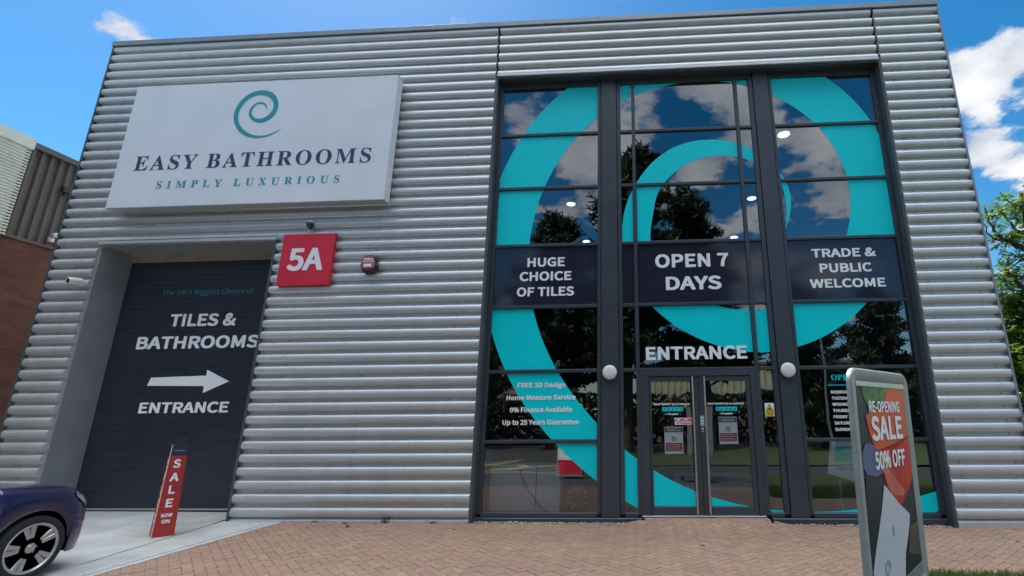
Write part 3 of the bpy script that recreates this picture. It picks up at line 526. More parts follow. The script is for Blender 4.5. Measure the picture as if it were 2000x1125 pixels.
GLYPH_SERIF = (
    'A873:-17,0 -17,36 18,42 47,60 73,95 98,149 412,932 449,931 768,173 797,111 822,69 839,51 861,40 887,36 887,0 458,0 458,36 506,40 540,50 560,67 567,91 561,119 545,163 505,265 207,26'
    '5 157,141 151,118 149,97 155,70 174,51 204,40 247,36 255,36 255,0/227,321 484,321 353,638|B885:32,0 32,35 73,39 104,49 125,64 138,87 146,121 149,164 149,737 146,788 138,825 124,850'
    ' 102,866 72,874 31,877 31,911 441,911 595,898 704,858 770,793 792,701 779,626 738,567 669,523 574,494 689,461 771,412 820,346 837,263 831,204 813,152 784,107 742,69 690,39 628,17 5'
    '57,4 475,0/364,504 376,504 441,508 491,522 527,545 550,579 565,628 570,690 566,746 556,791 539,825 513,849 478,863 433,868 395,863 375,850 367,824 364,782/443,48 496,54 537,70 566,'
    '98 586,138 598,191 602,257 596,324 581,377 554,415 515,441 462,457 395,462 364,462 364,130 368,92 381,66 405,53|E884:28,0 28,34 71,36 103,45 125,59 139,81 148,113 150,156 150,737 1'
    '48,789 139,827 124,851 102,865 72,874 32,877 32,911 798,911 798,639 767,639 755,697 737,745 712,784 680,813 625,839 553,856 463,861 426,860 400,856 382,848 372,833 367,810 365,776 '
    '365,492 387,492 441,497 485,512 518,538 543,575 563,626 576,690 608,690 608,236 575,236 564,308 546,363 529,390 507,411 482,426 433,440 371,445 365,445 365,134 370,93 384,70 413,59'
    ' 461,55 551,61 627,77 670,95 708,119 741,150 785,209 822,286 860,286 805,0|G1016:536,-20 443,-14 359,6 283,39 216,84 160,139 115,206 82,281 62,365 55,458 62,547 82,629 115,704 160,'
    '769 214,825 279,870 351,904 430,924 514,931 586,925 661,909 739,881 758,874 775,872 796,875 811,886 825,904 838,931 874,931 874,615 839,615 807,692 764,758 714,811 658,852 618,871 '
    '577,883 535,887 428,860 352,779 307,644 291,455 296,356 309,270 330,196 360,135 398,87 442,53 493,32 551,26 596,29 632,38 656,54 672,77 682,106 685,142 685,255 682,293 673,321 658,'
    '340 634,353 598,361 551,364 551,396 1001,396 1001,364 962,361 933,353 913,341 901,322 894,294 892,257 892,58 804,24 715,-1 626,-15|H1046:31,0 31,35 72,39 104,49 125,63 138,85 146,1'
    '18 149,161 149,758 146,796 138,826 124,848 103,862 72,872 32,877 32,911 484,911 484,877 440,872 408,864 387,851 373,830 366,800 364,758 364,501 684,501 684,758 681,800 675,830 662,'
    '851 641,864 609,872 564,877 564,911 1014,911 1014,877 973,872 942,862 921,848 909,828 901,797 899,758 899,161 901,121 909,89 922,66 943,50 973,40 1014,35 1014,0 564,0 564,35 605,39'
    ' 636,48 658,61 672,83 681,116 684,161 684,442 364,442 364,161 367,118 375,85 388,63 410,49 441,39 484,35 484,0|I521:27,0 27,35 84,46 122,64 138,84 147,113 150,150 150,774 148,810 1'
    '40,837 126,855 89,870 27,877 27,911 489,911 489,877 429,870 392,855 377,837 368,810 365,774 365,154 368,117 375,89 389,67 412,52 445,42 492,35 492,0|L853:31,0 31,35 72,39 104,49 12'
    '5,63 138,85 146,118 149,161 149,758 146,798 138,828 124,850 103,864 72,873 32,877 32,911 500,911 500,877 452,875 416,868 391,854 375,833 367,801 364,758 364,165 366,124 371,94 381,'
    '74 400,62 428,57 467,55 556,61 629,79 670,99 707,126 739,159 782,224 818,309 854,309 803,0|M1268:28,0 28,35 69,39 100,49 123,63 138,85 147,117 150,158 150,764 148,803 141,831 127,8'
    '51 105,864 73,873 30,877 30,911 369,911 634,285 899,911 1234,911 1234,877 1196,871 1166,861 1145,846 1131,825 1123,795 1120,756 1120,171 1123,121 1130,85 1143,61 1163,46 1193,38 12'
    '33,35 1233,0 791,0 791,35 834,41 865,50 887,65 900,88 907,121 909,167 909,798 576,0 540,0 211,778 211,160 214,115 223,81 239,59 263,46 296,38 338,35 338,0|N988:806,-21 214,700 214,'
    '157 216,115 224,83 237,62 258,48 290,39 333,35 333,0 36,0 36,35 78,38 108,46 129,60 142,83 149,114 152,157 152,776 98,841 73,866 57,872 36,877 36,911 313,911 782,337 782,755 779,79'
    '7 772,828 759,849 737,863 706,872 662,877 662,911 959,911 959,877 918,873 887,864 866,850 854,828 846,796 844,754 844,-21|O1050:521,-21 457,-17 395,-5 337,15 283,42 234,76 189,116 '
    '149,161 116,212 90,267 71,327 59,390 55,455 59,521 71,583 90,643 117,698 150,749 189,794 235,835 285,869 340,896 400,916 463,928 531,932 595,928 657,916 715,897 769,870 818,837 862'
    ',797 901,752 934,702 961,646 981,586 993,522 997,455 993,390 981,327 961,267 934,212 901,161 861,116 816,76 765,42 710,15 650,-5 587,-17/529,24 630,51 701,132 745,267 759,455 755,5'
    '55 743,642 723,716 695,777 660,825 619,859 573,880 520,887 419,860 348,779 304,644 290,455 294,356 306,270 326,196 355,134 390,86 430,52 477,31|P835:31,0 31,35 72,39 104,49 125,63 '
    '138,85 146,118 149,161 149,758 146,796 138,826 124,848 103,862 72,872 32,877 32,911 427,911 531,907 612,897 672,880 714,857 750,829 779,795 801,756 814,712 818,664 813,609 797,561 '
    '770,518 733,480 686,450 629,428 561,415 484,411 364,411 364,161 367,118 375,85 388,63 410,49 441,39 484,35 484,0/364,459 403,459 463,464 510,480 543,505 566,542 580,593 584,658 580'
    ',722 569,773 550,813 522,840 483,857 433,862 399,859 378,848 368,827 364,797|R945:31,0 31,35 72,39 104,49 125,63 138,85 146,118 149,161 149,758 146,796 138,826 124,848 103,862 72,8'
    '72 32,877 32,911 434,911 528,907 610,896 679,877 735,852 778,818 809,776 828,727 834,669 821,593 783,530 719,482 630,447 864,101 885,72 905,51 927,39 956,35 960,35 960,0 677,0 403,'
    '424 364,424 364,161 367,118 375,85 388,63 410,49 441,39 484,35 484,0/364,467 407,467 470,473 521,489 559,516 586,555 602,607 607,672 597,755 567,815 518,850 449,862 404,858 379,845'
    ' 368,818 364,771|S780:86,-21 86,316 125,316 150,227 183,154 223,99 258,69 299,47 344,34 394,30 441,34 481,48 514,72 538,103 553,138 557,179 551,221 531,258 497,291 450,320 325,381 '
    '254,421 197,462 154,505 124,552 105,605 99,664 103,716 115,763 134,805 161,842 193,873 230,899 273,917 319,928 369,932 412,930 459,923 510,911 564,896 583,891 599,889 619,894 633,9'
    '08 641,932 678,932 678,638 645,638 621,709 587,770 545,820 496,858 461,875 425,886 388,889 346,885 309,873 279,853 257,827 244,796 239,760 243,727 255,698 274,673 317,639 377,606 5'
    '06,545 579,507 635,466 674,423 700,376 714,324 719,266 714,211 700,161 678,116 647,76 608,42 561,15 508,-4 449,-16 384,-20 317,-15 284,-9 251,1 197,19 169,24 151,22 138,14 130,0 12'
    '2,-21|T847:184,0 184,35 227,38 261,47 284,62 299,85 309,118 312,161 312,866 298,866 232,860 176,840 130,807 95,761 71,704 58,635 21,635 21,911 821,911 821,634 787,634 763,736 713,8'
    '08 638,852 537,866 527,866 527,161 529,117 538,83 553,60 576,46 610,38 655,35 655,0|U984:496,-26 409,-20 336,-5 276,21 228,57 192,104 167,162 152,230 146,310 146,758 144,796 135,82'
    '6 122,848 100,862 70,872 30,877 30,911 481,911 481,877 437,872 405,864 383,851 370,830 363,800 361,758 361,279 366,207 381,148 406,103 432,77 465,59 504,48 549,44 652,61 726,113 77'
    '0,198 784,318 784,756 782,796 773,826 759,847 736,861 702,871 657,877 657,911 948,911 948,877 912,870 884,858 866,843 850,808 845,756 845,363 840,266 824,184 797,117 760,64 711,25 '
    '651,-3 579,-20|X941:23,0 23,35 65,41 106,59 144,90 180,133 387,416 156,772 124,817 95,850 65,870 32,877 28,877 28,911 488,911 488,877 458,877 424,874 400,865 385,851 380,830 386,80'
    '7 403,776 529,579 643,747 670,792 678,827 673,849 655,864 626,873 586,877 586,911 916,911 916,877 909,877 872,874 837,863 805,846 760,805 713,747 561,529 826,114 850,80 872,55 895,'
    '40 923,35 928,35 928,0 477,0 477,35 486,35 527,38 557,47 574,61 580,82 573,115 549,158 419,365 275,161 255,125 248,90 255,66 273,49 304,38 348,35 348,0|Y852:203,0 203,35 244,39 276'
    ',49 297,63 310,85 318,118 321,161 321,357 93,774 58,829 28,858 1,870 -27,876 -27,911 414,911 414,876 391,876 358,873 333,864 317,851 312,833 316,811 328,783 497,451 666,732 689,778'
    ' 697,815 691,842 672,861 640,872 596,876 590,876 590,911 878,911 878,876 846,867 818,849 792,821 766,783 536,407 536,161 539,118 547,85 560,63 581,49 613,39 655,35 655,0| 130:'
)
load_glyphs('sans', GLYPH_SANS, 513.0)
load_glyphs('bold', GLYPH_BOLD, 513.0)
load_glyphs('serif', GLYPH_SERIF, 911.0)
# ================================================================== GROUND
def sheet(name, pts, m, kind='structure', z=0.0):
    b = MB(); b.poly([(x, y, z + gz(x)) for x, y in pts]); return struct(obj(name, b, m), kind)
b = MB()
xs = [-400, -60, -9, -2.8, 9, 60, 400]
for i in range(len(xs) - 1):
    b.poly([(xs[i], -400, gz(xs[i]) - .03), (xs[i + 1], -400, gz(xs[i + 1]) - .03), (xs[i + 1], 400, gz(xs[i + 1]) - .03), (xs[i], 400, gz(xs[i]) - .03)])
struct(obj('ground', b, m_asph))

# concrete drive in front of the roller door, ramped up into the recess
b = MB()
ys = [-7.0, -2.4, -.35, .0, .66]
xr = [-10.9, -9, -6.12]
def cz(y): return 0.0 if y < -.35 else .03 * min(1, (y + .35) / .95)
def chx(y): return -6.92 - .17 * y      # drainage joint runs slightly askew
for i in range(len(ys) - 1):
    y0, y1 = ys[i], ys[i + 1]
    for j in range(2):
        x0, x1 = xr[j], xr[j + 1]
        if j == 1 and y1 > .0001: x1 = -6.83
        if j == 0:
            b.poly([(x0, y0, gz(x0) + cz(y0)), (x1, y0, gz(x1) + cz(y0)), (x1, y1, gz(x1) + cz(y1)), (x0, y1, gz(x0) + cz(y1))])
        else:
            a0, a1 = chx(y0), chx(min(y1, 0))
            if y1 <= 0:
                b.poly([(x0, y0, gz(x0) + cz(y0)), (a0 - .012, y0, gz(a0) + cz(y0)), (a1 - .012, y1, gz(a1) + cz(y1)), (x0, y1, gz(x0) + cz(y1))])
                b.poly([(a0 + .012, y0, gz(a0)), (x1, y0, gz(x1)), (x1, y1, gz(x1)), (a1 + .012, y1, gz(a1))])
            else:
                b.poly([(x0, y0, gz(x0) + cz(y0)), (x1, y0, gz(x1) + cz(y0)), (x1, y1, gz(x1) + cz(y1)), (x0, y1, gz(x0) + cz(y1))])
struct(obj('concrete_drive', b, m_conc))
b = MB()
b.poly([(-10.9, -7, gz(-9) - .016), (-5.9, -7, gz(-5.9) - .016), (-5.9, .0, gz(-5.9) - .016), (-10.9, .0, gz(-9) - .016)])
struct(obj('drive_bed', b, m_joint))
b = MB()
y = -7.0
while y < -.02:                                     # edging kerbs laid flush along the drive
    y1 = min(y + .9, -.004)
    for x0, x1 in ((-6.112, -6.012), (-6.0, -5.885)):
        z = gz(x0) + .004
        b.v += [(x0, y + .004, z - .05), (x1, y + .004, z - .05), (x1, y1 - .004, z - .05), (x0, y1 - .004, z - .05), (x0 + .006, y + .008, z), (x1 - .006, y + .008, z), (x1 - .006, y1 - .008, z), (x0 + .006, y1 - .008, z)]
        n = len(b.v) - 8
        for f in ((4, 5, 6, 7), (0, 1, 5, 4), (1, 2, 6, 5), (2, 3, 7, 6), (3, 0, 4, 7)): b.face([n + i for i in f])
    y = y1
struct(obj('kerb_edging', b, m_kerb))

# block paving: herringbone clay pavers, every paver with its own tone
b = MB()
rp = random.Random(3)
TON = [(.315, .198, .136), (.325, .204, .14), (.305, .192, .138), (.32, .208, .142), (.30, .19, .138), (.33, .20, .145), (.31, .198, .145), (.33, .228, .148), (.295, .188, .14)]
PX0, PX1, PY0, PY1 = -5.878, 13.0, -3.9, -.035
def clip_poly(P, lo, hi, ax):
    for side, lim in ((0, lo), (1, hi)):
        Q = []
        for i in range(len(P)):
            a, c = P[i], P[(i + 1) % len(P)]
            ia = a[ax] >= lim if side == 0 else a[ax] <= lim
            ic = c[ax] >= lim if side == 0 else c[ax] <= lim
            if ia: Q.append(a)
            if ia != ic:
                t = (lim - a[ax]) / (c[ax] - a[ax]); Q.append(tuple(a[k] + (c[k] - a[k]) * t for k in range(len(a))))
        P = Q
        if len(P) < 3: return []
    return P
u = .1; ca, sa = cos(R_(45)), sin(R_(45))
GRASS = (2.62, -2.36)
def up(x, y):          # the paving is laid up to the door threshold
    def ss(t): t = min(max(t, 0), 1); return t * t * (3 - 2 * t)
    return (.060 - gz(x)) * ss((y + .62) / .74) * ss((x + .55) / .45) * ss((2.33 - x) / .45)
for i in range(-150, 190):
    for j in range(-150, 150):
        k = (i - j) % 4
        if k == 0: cell = (i, j, i + 2, j + 1)
        elif k == 3 - 0 and (i - j) % 4 == 3: cell = (i, j, i + 1, j + 2)
        else: continue
        cx, cy = (cell[0] + cell[2]) / 2 * u, (cell[1] + cell[3]) / 2 * u
        X, Y = cx * ca - cy * sa, cx * sa + cy * ca
        if not (PX0 - .15 < X < PX1 + .15 and PY0 - .15 < Y < PY1 + .3): continue
        if X > GRASS[0] + .1 and Y < GRASS[1] - .1: continue
        g = .0016; zt = rp.uniform(-.0015, .0025)
        tn = rp.choice(TON); pn = mnoise.noise(Vector((X * .55, Y * .9, 3.1))); f = (1 + .13 * pn) * rp.uniform(.93, 1.07)
        py = max(0, mnoise.noise(Vector((X * .8 + 7, Y * 1.1, 9.7)))) * .8
        tn = (tn[0] * f, tn[1] * f * (1 + .10 * py), tn[2] * f * (1 - .15 * py))
        def ring(gg, dz):
            P = [(cell[0] * u + gg, cell[1] * u + gg), (cell[2] * u - gg, cell[1] * u + gg), (cell[2] * u - gg, cell[3] * u - gg), (cell[0] * u + gg, cell[3] * u - gg)]
            return [(px * ca - py_ * sa, px * sa + py_ * ca) for px, py_ in P]
        P = ring(g, 0)
        P = clip_poly(P, PX0, PX1, 0)
        door = -.098 < X < 1.874
        P = clip_poly(P, PY0, .124 if door else PY1, 1) if P else P
        if door and P and max(p[1] for p in P) > PY1: P = clip_poly(P, -.098, 1.874, 0)
        if not P: continue
        b.tone = tn
        n = len(b.v); kx = len(P)
        mx = sum(p[0] for p in P) / kx; my = sum(p[1] for p in P) / kx
        def ins(p):
            d = math.hypot(p[0] - mx, p[1] - my); t = max(0, 1 - .004 / max(d, .01)); return (mx + (p[0] - mx) * t, my + (p[1] - my) * t)
        b.v += [(p[0], p[1], gz(p[0]) - .010 + up(p[0], p[1])) for p in P] + [(*ins(p), gz(p[0]) + zt + up(p[0], p[1])) for p in P]
        b.face([n + kx + q for q in range(kx)])
        for q in range(kx):
            q2 = (q + 1) % kx; b.face([n + q, n + q2, n + kx + q2, n + kx + q])
struct(obj('block_paving', b, m_pav))
b = MB()
for k in range(24):
    for q in range(6):
        x0, x1 = -.5 + k * .115, -.5 + (k + 1) * .115; y0, y1 = -.6 + q * .12, -.6 + (q + 1) * .12
        if y1 > -.03 and not (-.1 <= x0 and x1 <= 1.88): continue
        b.poly([(x, y, gz(x) - .007 + up(x, y)) for x, y in ((x0, y0), (x1, y0), (x1, y1), (x0, y1))])
struct(obj('paving_bed', b, m_sandj))
b = MB(); b.box(-.104, -.1, -.036, .127, -.06, .057); b.box(1.877, 1.881, -.036, .127, -.08, .057); struct(obj('kerb_edging', b, m_kerb))
b = MB(); b.poly([(PX0, PY0, gz(PX0) - .008), (-2.8, PY0, -.008), (-2.8, PY1 + .03, -.008), (PX0, PY1 + .03, gz(PX0) - .008)])
b.poly([(-2.8, PY0, -.008), (9, PY0, gz(9) - .008), (9, PY1 + .03, gz(9) - .008), (-2.8, PY1 + .03, -.008)])
b.poly([(9, PY0, gz(9) - .008), (PX1, PY0, gz(PX1) - .008), (PX1, PY1 + .03, gz(PX1) - .008), (9, PY1 + .03, gz(9) - .008)])
struct(obj('paving_bed', b, m_sandj))

def blades(b, pts, h, w, tones, rr, spread=.5):
    for (x, y, z) in pts:
        a = rr.uniform(0, 2 * pi); hh = h * rr.uniform(.5, 1.25); ww = w * rr.uniform(.7, 1.2)
        dx, dy = cos(a), sin(a); le = rr.uniform(.1, spread) * hh; la = rr.uniform(0, 2 * pi); lx, ly = cos(la) * le, sin(la) * le
        b.tone = tuple(c * rr.uniform(.8, 1.2) for c in rr.choice(tones))
        b.poly([(x - dx * ww, y - dy * ww, z), (x + dx * ww, y + dy * ww, z), (x + lx * .45 + dx * ww * .7, y + ly * .45 + dy * ww * .7, z + hh * .6), (x + lx * .45 - dx * ww * .7, y + ly * .45 - dy * ww * .7, z + hh * .6)])
        b.poly([(x + lx * .45 - dx * ww * .7, y + ly * .45 - dy * ww * .7, z + hh * .6), (x + lx * .45 + dx * ww * .7, y + ly * .45 + dy * ww * .7, z + hh * .6), (x + lx, y + ly, z + hh)])
rg = random.Random(11)
GT = [(.09, .17, .03), (.12, .20, .035), (.15, .22, .05), (.08, .13, .03), (.22, .21, .08)]
b = MB(); b.tone = (.07, .09, .03)
for k in range(9):
    x0 = GRASS[0] + k * 1.2; b.poly([(x0, -6.6, gz(x0) + .006), (x0 + 1.2, -6.6, gz(x0 + 1.2) + .006), (x0 + 1.2, GRASS[1], gz(x0 + 1.2) + .006), (x0, GRASS[1], gz(x0) + .006)])
pts = []
for _ in range(22000):
    x = rg.uniform(GRASS[0] - .02, 8.5); y = GRASS[1] + .03 * rg.gauss(0, 1) - abs(rg.uniform(0, 1)) ** 1.6 * 2.2
    pts.append((x, y, gz(x)))
blades(b, pts, .055, .0035, GT, rg)
struct(obj('grass', b, m_grass), 'stuff')

# gravel margin along the foot of the glazing
b = MB()
for _ in range(900):
    x = rg.choice((rg.uniform(-2.78, -.1), rg.uniform(1.95, 4.6))); y = rg.uniform(-.03, .13); r = rg.uniform(.006, .016)
    b.tone = tuple(c * rg.uniform(.6, 1.25) for c in (.50, .43, .30))
    n = len(b.v); h = r * rg.uniform(.5, 1); a0 = rg.uniform(0, 6.28); z = gz(x) + rg.uniform(-.006, .012)
    ring = [(x + r * cos(a0 + q * 1.257) * rg.uniform(.8, 1.2), y + r * sin(a0 + q * 1.257) * rg.uniform(.7, 1.1), z) for q in range(5)]
    b.v += ring + [(x, y, z + h)]
    for q in range(5): b.face([n + q, n + (q + 1) % 5, n + 5])
b.tone = (.16, .13, .10)
for x0, x1 in ((-2.8, -.09), (1.94, 4.62)):
    b.poly([(x0, -.034, gz(x0) - .004), (x1, -.034, gz(x1) - .004), (x1, .17, gz(x1) - .004), (x0, .17, gz(x0) - .004)])
struct(obj('gravel', b, m_grav), 'stuff')

# ================================================================== THE SHOP
SHOP = thing('retail_unit', (-2.66, 0, 0), 'silver ribbed retail unit with tall anthracite glazed entrance and teal spiral graphics', 'building')
PIT, RD, RH = .2083, .068, .0745
def ribs(b, x0, x1, z0, z1, cap0=True, cap1=True):
    prof = []                                        # (z, y, is_rib_index)
    k0 = int(math.floor((z0 - .23) / PIT)) - 1
    segs = []
    for k in range(k0, k0 + 60):
        zt = .23 + PIT * k; zc = zt - RH
        if zc - RH > z1: break
        if zt < z0: continue
        pts = []
        for q in range(17):
            t = pi - pi * q / 16
            z = zc + RH * cos(t); y = -RD * (sin(t) ** .62 if sin(t) > 0 else 0)
            pts.append((z, y))
        pts2 = [p for p in pts if z0 <= p[0] <= z1]
        if len(pts2) < 2: continue
        segs.append((pts2, len(pts2) == 17))
    last = z0
    for pts, full in segs:
        if pts[0][0] > last + 1e-4:
            b.poly([(x0, 0, last), (x1, 0, last), (x1, 0, pts[0][0]), (x0, 0, pts[0][0])])
        n = len(b.v)
        b.v += [(x0, y, z) for z, y in pts] + [(x1, y, z) for z, y in pts]; m_ = len(pts)
        for q in range(m_ - 1):
            b.sm.add(len(b.f)); b.face([n + q, n + m_ + q, n + m_ + q + 1, n + q + 1])
        if cap0: b.poly([(x0, y, z) for z, y in reversed(pts)])
        if cap1: b.poly([(x1, y, z) for z, y in pts])
        last = pts[-1][0]
    if last < z1 - 1e-4: b.poly([(x0, 0, last), (x1, 0, last), (x1, 0, z1), (x0, 0, z1)])
def screws(b, x0, x1, z0, z1, xs):
    b.mi = 1
    k = 0
    while .23 + PIT * k < z1 - .02:
        z = .23 + PIT * k + .03; k += 1
        if z < z0 + .03: continue
        for x in xs:
            xx = x + rg.uniform(-.01, .01)
            if x0 < xx < x1: b.lathe((xx, 0, z), (0, -1, 0), [(.010, 0), (.010, .004), (.006, .008)], 6)
    b.mi = 0
TOPZ = 9.375
b = MB()
ribs(b, -11.19, -10.335, .06, TOPZ); ribs(b, -6.80, -2.845, .06, TOPZ); ribs(b, -10.335, -6.80, 4.935, TOPZ, False, False)
screws(b, -11.15, -10.4, .1, TOPZ, [-10.75]); screws(b, -6.75, -2.9, .1, 4.9, [-6.3, -4.9, -3.3]); screws(b, -10.4, -2.9, 4.95, TOPZ, [-9.4, -7.9, -6.3, -4.9, -3.3])
obj('wall_cladding', b, [m_silver, m_core], SHOP)
b = MB(); ribs(b, -2.80, 4.605, 8.262, TOPZ); screws(b, -2.8, 4.6, 8.3, TOPZ, [-2.4, -.8, .8, 2.4, 4.2]); obj('wall_cladding', b, [m_silver, m_core], SHOP)
b = MB(); ribs(b, 4.655, 5.87, .03, TOPZ); screws(b, 4.66, 5.86, .1, TOPZ, [4.85, 5.68]); obj('wall_cladding', b, [m_silver, m_core], SHOP)
# structure behind the sheets
b = MB()
WT = .28
b.box(-11.19, -10.32, .03, WT, -.1, 4.92); b.box(-6.81, -2.84, .03, WT, -.1, 4.92); b.box(-11.19, -2.84, .03, WT, 4.92, 9.36)
b.box(-2.84, 4.66, .03, WT, 8.235, 9.36); b.box(4.66, 5.87, .03, WT, -.1, 9.36)
b.box(-11.19, -10.95, WT, 24, -.1, 9.36); b.box(5.63, 5.87, WT, 24, -.1, 9.36); b.box(-10.95, 5.63, 23.8, 24, -.1, 9.36)
obj('wall', b, m_core, SHOP)
b = MB(); b.box(-10.95, 5.63, WT, 23.8, 9.0, 9.2); obj('roof', b, m_roofg, SHOP)
b = MB(); ribs(b, 0.32, 24, .03, TOPZ)
b.v = [(5.885 - y * 1.0, x, z) for x, y, z in b.v]
obj('side_cladding', b, m_silver, SHOP)
b = MB(); ribs(b, 0.32, 24, .03, TOPZ, True, True); b.v = [(-11.205 + y, x, z) for x, y, z in b.v]; b.f = [f[::-1] for f in b.f]
obj('side_cladding', b, m_silver, SHOP)
# coping, corner trims, base flashings, opening flashings
b = MB(); b.box(-11.235, 5.89, -.095, .36, 9.385, 9.498, .006); b.box(-11.21, 5.865, -.03, .33, 9.36, 9.386); obj('coping', b, m_coping, SHOP)
for x0, x1 in ((-11.222, -11.188), (5.868, 5.902)):
    b = MB(); b.box(x0, x1, -.074, .32, 0 + gz(x0), 9.384, .004); obj('corner_trim', b, m_anthm if x0 < 0 else m_coping, SHOP)
for x0, x1 in ((-11.188, -10.33), (-6.80, -2.845), (4.655, 5.868)):
    b = MB(); zb = min(gz(x0), gz(x1)) - .02
    b.prism([(x0, zb), (x1, zb), (x1, .034), (x0, .034)], -.055, .02)
    n = len(b.v); b.v += [(x0, -.055, .034), (x1, -.055, .034), (x1, -.004, .068), (x0, -.004, .068)]; b.face([n, n + 1, n + 2, n + 3])
    obj('base_flashing', b, m_silver, SHOP)
b = MB(); b.box(-10.335, -6.80, -.075, .05, 4.872, 4.933, .004); obj('head_flashing', b, m_silver, SHOP)
b = MB(); b.box(-2.81, 4.615, -.075, .05, 8.206, 8.26, .004); obj('head_flashing', b, m_silver, SHOP)
# roller door recess
b = MB(); b.box(-10.335, -10.285, -.02, .60, gz(-9), 4.872); obj('door_reveal', b, m_reveal, SHOP)
b = MB(); b.box(-6.845, -6.80, -.02, .60, gz(-6.8), 4.872); obj('door_reveal', b, m_anthm, SHOP)
b = MB(); b.box(-6.835, -6.799, -.073, -.02, gz(-6.8), 4.872); obj('door_trim', b, m_anthm, SHOP)
b = MB(); b.box(-10.285, -6.845, -.015, .60, 4.85, 4.872); obj('door_soffit', b, m_reveal, SHOP)
b = MB(); b.box(-10.285, -6.845, .552, .60, 4.70, 4.85); obj('lintel', b, m_lintel, SHOP)
DOOR = MB()
z = .115; k = 0
while z < 4.74:                                      # interlocking slats, each slightly proud at its foot
    h = .0955
    DOOR.v += [(-10.285, .575, z), (-6.845, .575, z), (-6.845, .575, z + h - .004), (-10.285, .575, z + h - .004), (-10.285, .579, z + h), (-6.845, .579, z + h)]
    n = len(DOOR.v) - 6; DOOR.face([n, n + 1, n + 2, n + 3]); DOOR.face([n + 3, n + 2, n + 5, n + 4]); z += h
ROLL = obj('roller_door', DOOR, m_shutter, SHOP)
b = MB(); b.box(-10.285, -6.845, .566, .59, .088, .112); obj('bottom_rail', b, m_seal, ROLL)
b = MB(); b.box(-10.285, -6.845, .574, .60, .05, .088); obj('rubber_seal', b, m_black, ROLL)
Yr = .572
text('lettering', "The UK's Biggest Choice of", -9.488, -7.603, 4.018, .095, Yr, m_tealp, ROLL, bold=.012)
text('lettering', 'TILES &', -9.198, -7.860, 3.381, .243, Yr, m_white, ROLL, bold=.07)
text('lettering', 'BATHROOMS', -9.775, -7.328, 2.948, .239, Yr, m_white, ROLL, bold=.07)
text('lettering', 'ENTRANCE', -9.429, -7.686, 1.751, .195, Yr, m_white, ROLL, bold=.07)
b = MB(); b.prism([(-9.372, 2.254), (-8.247, 2.237), (-8.24, 2.109), (-7.769, 2.319), (-8.241, 2.537), (-8.238, 2.43), (-9.327, 2.405)], Yr - .003, Yr); obj('arrow', b, m_white, ROLL)

# ------------------------------------------------------------------ curtain wall
L0, L1 = -2.80, 4.615
b = MB(); b.box(-2.845, L0, -.03, .30, gz(-2.8) - .02, 8.206); obj('glazing_reveal', b, m_anthm, SHOP)
b = MB(); b.box(L1, 4.655, -.03, .30, gz(4.6) - .02, 8.206); obj('glazing_reveal', b, m_anthm, SHOP)
b = MB(); b.box(L0, L1, -.03, .30, 8.165, 8.206); obj('glazing_soffit', b, m_anth, SHOP)
FY = .15; GY = .195; ZB, ZT = .125, 8.065
TZ = [7.003, 5.857, 4.698, 3.535, 2.39, 1.224]; TH = .027
def post(name, x0, x1, y0=FY, z0=.10, z1=8.165): b = MB(); b.box(x0, x1, y0, .27, z0, z1, .004); return obj(name, b, m_anth, SHOP)
for x0, x1 in ((L0, -2.722), (-.815, -.752), (-.437, -.368), (-.150, -.086), (1.868, 1.934), (2.156, 2.235), (2.547, 2.602), (4.532, L1)): post('mullion', x0, x1, z0=.10 if not (-.2 < x0 < 1.95) else .09)
for x0, x1 in ((-.752, -.437), (2.235, 2.547)):
    b = MB(); b.box(x0 + .012, x1 - .012, FY - .028, .27, .06, 8.165, .005); b.box(x0, x1, FY + .02, .26, .06, 8.164); obj('pier_panel', b, m_anth, SHOP)
bays = [(-2.722, -.815), (-.368, -.150), (-.086, 1.868), (1.934, 2.156), (2.602, 4.532)]
for bi, (x0, x1) in enumerate(bays):
    for ti, tz in enumerate(TZ):
        if ti == 5 and bi in (1, 2, 3): continue
        b = MB(); b.box(x0, x1, FY + .004, .27, tz - TH, tz + TH, .004); obj('transom', b, m_anth, SHOP)
    b = MB(); b.box(x0, x1, FY + .004, .27, ZT, 8.165, .004); obj('transom', b, m_anth, SHOP)
    if bi != 2:
        b = MB(); b.box(x0, x1, FY + .004, .27, .055, ZB, .006); obj('transom', b, m_anth, SHOP)
for x0, x1 in ((L0, -.10), (1.95, L1)):
    b = MB(); zl = min(gz(x0), gz(x1)) - .01
    b.box(x0, x1, .10, .27, zl, .053, .008); obj('sill', b, m_anth, SHOP)

